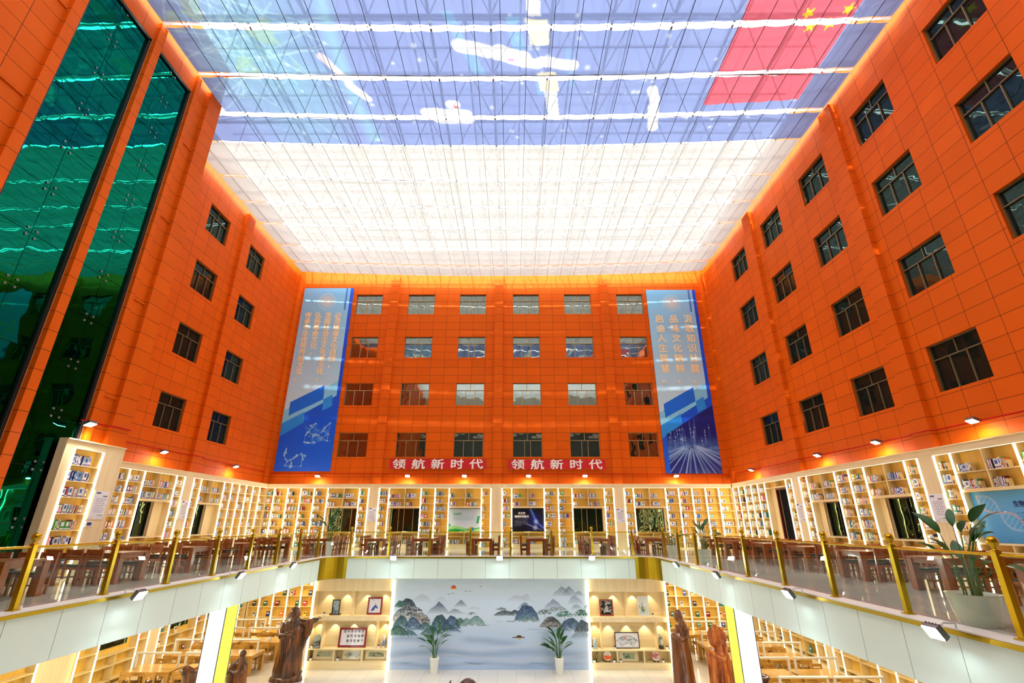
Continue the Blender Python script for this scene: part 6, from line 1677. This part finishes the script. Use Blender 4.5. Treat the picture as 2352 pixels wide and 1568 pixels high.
# slender cowled elder
t = thing('wooden_statue', 'tall slender brown wooden statue of a cowled elder beside the right cabinet', 'statue', (6.5, 21.6, FL))
mb = MB(); bx, by = 6.5, 21.6
R = [(0.0, 0.0, 0, 0.43, 0.40), (0.6, 0.0, 0, 0.40, 0.36), (1.2, 0.0, 0, 0.37, 0.32), (1.75, -0.01, 0, 0.34, 0.29), (1.98, -0.02, 0.02, 0.32, 0.26), (2.08, 0.03, 0.05, 0.24, 0.20), (2.2, 0.05, 0.04, 0.17, 0.17), (2.36, 0.03, 0.0, 0.15, 0.16)]
loft(mb, [(FL+z, bx+cx, by+cy_, rx, ry) for z, cx, cy_, rx, ry in R], M_carve3, 32, 0.02, 7)
ball(mb, A(0.02, -0.05, 2.66), (0.17, 0.19, 0.24), M_carve3); ball(mb, A(0.04, -0.22, 2.64), (0.03, 0.04, 0.05), M_carve3)
for s in (-1, 1): ball(mb, A(0.03+s*0.065, -0.21, 2.70), (0.03, 0.02, 0.014), M_carve3)
mb.tube([A(0.03, -0.17, 2.52), A(0.02, -0.25, 2.36), A(0.0, -0.27, 2.15), A(0.0, -0.25, 1.95)], [0.09, 0.09, 0.06, 0.015], M_carve3, 10)
mb.tube([A(0.14, 0.02, 2.66), A(0.21, -0.02, 2.42), A(0.26, -0.08, 2.2), A(0.24, -0.16, 1.9)], [0.06, 0.09, 0.12, 0.10], M_carve3, 10)
mb.tube([A(-0.30, -0.05, 2.02), A(-0.24, -0.22, 1.96), A(-0.05, -0.30, 1.86), A(0.2, -0.24, 1.98)], [0.06, 0.055, 0.055, 0.05], M_carve3, 10)
remeshed(mb, 'body', t, 0.022, 3, 0.02, 8)

# gnarled amber rootwood figure
t = thing('wooden_statue', 'gnarled amber rootwood carving beside the right light column', 'statue', (7.77, 21.2, FL))
mb = MB(); bx, by = 7.77, 21.2
loft(mb, [(FL+z, bx+cx, by, rx, ry) for z, cx, rx, ry in ((0,0.05,0.46,0.40),(0.5,0.05,0.42,0.36),(1.0,0.03,0.40,0.34),(1.4,0.0,0.38,0.30),(1.6,-0.02,0.30,0.24))], M_carve2, 30, 0.09, 6)
ball(mb, A(0.12, -0.02, 1.72), (0.25, 0.22, 0.34), M_carve2); ball(mb, A(-0.15, -0.05, 2.0), (0.20, 0.20, 0.34), M_carve2); ball(mb, A(0.06, 0.02, 2.02), (0.24, 0.18, 0.30), M_carve2); ball(mb, A(0.02, 0.0, 2.28), (0.17, 0.17, 0.16), M_carve2)
ball(mb, A(0.17, -0.05, 2.24), (0.12, 0.13, 0.12), M_carve2); ball(mb, A(0.25, -0.08, 2.02), (0.11, 0.12, 0.2), M_carve2); ball(mb, A(-0.16, -0.12, 2.24), (0.13, 0.12, 0.13), M_carve2)
mb.tube([A(-0.36, -0.2, 1.62), A(-0.18, -0.32, 1.46), A(0.06, -0.34, 1.34), A(0.18, -0.3, 1.42), A(0.24, -0.25, 1.7)], [0.06, 0.08, 0.09, 0.08, 0.07], M_carve2, 10)
mb.tube([A(-0.36, -0.15, 1.66), A(-0.40, -0.1, 1.45), A(-0.38, -0.1, 1.1)], [0.04, 0.08, 0.1], M_carve2, 8)
for k in range(6):
    a = -PI*(0.15+0.14*k); mb.tube([A(0.36*math.cos(a), 0.30*math.sin(a), 1.35), A(0.42*math.cos(a)+0.03, 0.36*math.sin(a), 0.8), A(0.45*math.cos(a)+0.04, 0.40*math.sin(a), 0.1)], [0.06, 0.07, 0.06], M_carve2, 7)
remeshed(mb, 'body', t, 0.022, 2, 0.035, 12)

# small dark figure behind the light column
t = thing('wooden_statue', 'small dark carved figure standing between the light column and oak tables', 'statue', (-10.55, 21.5, FL))
mb = MB(); bx, by = -10.55, 21.5
loft(mb, [(FL+z, bx+cx, by, rx, ry) for z, cx, rx, ry in ((0,0.0,0.36,0.32),(0.4,0.0,0.33,0.3),(0.8,0.0,0.30,0.26),(1.08,0.02,0.26,0.21),(1.2,0.03,0.15,0.14),(1.26,0.04,0.09,0.09))], M_carve, 26, 0.05, 7)
ball(mb, A(0.06, -0.03, 1.38), (0.12, 0.14, 0.15), M_carve); ball(mb, A(0.08, -0.17, 1.37), (0.02, 0.03, 0.035), M_carve); mb.tube([A(0.07, -0.14, 1.28), A(0.08, -0.2, 1.1), A(0.08, -0.2, 0.95)], [0.06, 0.05, 0.01], M_carve, 8)
mb.tube([A(-0.22, -0.05, 1.08), A(-0.28, -0.2, 0.85), A(-0.05, -0.3, 0.8), A(0.1, -0.3, 0.85)], [0.09, 0.09, 0.07, 0.05], M_carve, 9); mb.tube([A(0.24, -0.05, 1.06), A(0.3, -0.18, 0.82), A(0.12, -0.3, 0.84)], [0.09, 0.08, 0.05], M_carve, 9)
hand(mb, A(0.1, -0.31, 0.85), (1, -0.1, 0.2), (0, -1, 0), M_carve, 0.55)
remeshed(mb, 'body', t, 0.02, 3, 0.012, 15)

# carved root sculpture whose tips just enter the frame, ruffled vessel, turned urn
t = thing('wooden_sculpture', 'polished root sculpture with domed top and horn tip before the mural', 'sculpture', (-1.65, 19.0, FL))
mb = MB(); bx, by = -1.65, 19.0
loft(mb, [(FL+z, bx+cx, by, rx, ry) for z, cx, rx, ry in ((0,0.0,0.75,0.45),(0.3,0.0,0.7,0.42),(0.6,0.05,0.5,0.34),(0.8,0.1,0.36,0.28))], M_carve, 28, 0.08, 5)
ball(mb, A(0.10, 0, 0.95), (0.33, 0.28, 0.28), M_carve); mb.tube([A(-0.4, -0.05, 0.4), A(-0.56, -0.05, 0.8), A(-0.52, -0.05, 1.05), A(-0.46, -0.05, 1.2)], [0.16, 0.12, 0.07, 0.015], M_carve, 9); mb.tube([A(-0.5, -0.05, 0.7), A(-0.66, -0.05, 0.95), A(-0.68, -0.05, 1.1)], [0.10, 0.06, 0.012], M_carve, 8)
remeshed(mb, 'body', t, 0.025, 3, 0.015, 19)
mb = MB(); n = 40; vs = []; fs = []
prof = ((0.20,0.0),(0.22,0.3),(0.24,0.6),(0.28,0.85),(0.36,1.02),(0.44,1.12),(0.40,1.12),(0.32,1.0),(0.22,0.8))
for (r, z) in prof:
    for k in range(n):
        a = 2*PI*k/n; wv = max(0, (z-0.8)/0.32) if r > 0.25 else 0
        vs.append((-11.75+math.cos(a)*r*(1+0.10*wv*math.sin(5*a)), 20.5+math.sin(a)*r*(1+0.10*wv*math.sin(5*a)), FL+z+0.06*wv*math.sin(5*a+1)))
for i in range(len(prof)-1):
    for k in range(n): fs.append((i*n+k, i*n+(k+1)%n, (i+1)*n+(k+1)%n, (i+1)*n+k))
mb.add(vs, fs + [tuple(range(n))[::-1], tuple(range(len(vs)-n, len(vs)))], M_carve, True)
tag(mb.build('wooden_vessel', loc=(-11.75, 20.5, FL)), 'dark wooden vessel with ruffled rim in front of the oak tables', 'vessel')
mb = MB(); mb.lathe((8.72, 20.0, FL), [(0.2,0),(0.24,0.05),(0.16,0.25),(0.2,0.7),(0.25,0.92),(0.31,1.0),(0.32,1.05),(0.29,1.07),(0.19,1.02),(0.12,0.98)], pmat('plum brown lacquered wood', (84, 50, 54), 0.25, coat=0.4), 28)
tag(mb.build('wooden_vessel', loc=(8.72, 20.0, FL)), 'turned plum brown urn with a round rim near the right light column', 'vessel')

# ------------------------------------------------------------------ unseen lamps added under the balcony to light the lower hall
def area(x, y, z, sx, sy, e, col=(1.0, 0.90, 0.70)):
    d = bpy.data.lights.new('added_unseen_lamp', 'AREA'); d.shape = 'RECTANGLE'; d.size = sx; d.size_y = sy; d.energy = e*CEILP; d.color = col
    o = bpy.data.objects.new('added_unseen_lamp', d); COL.objects.link(o); o.location = (x, y, z)
for y in (6, 12, 18.5, 23.0, 28.0): area(-12.8, y, -0.97, 2.4, 0.6, 9); area(10.6, y, -0.97, 2.4, 0.6, 9)
for x in (-11.5, 9.5): area(x, 30.5, -0.97, 2.0, 0.5, 5)
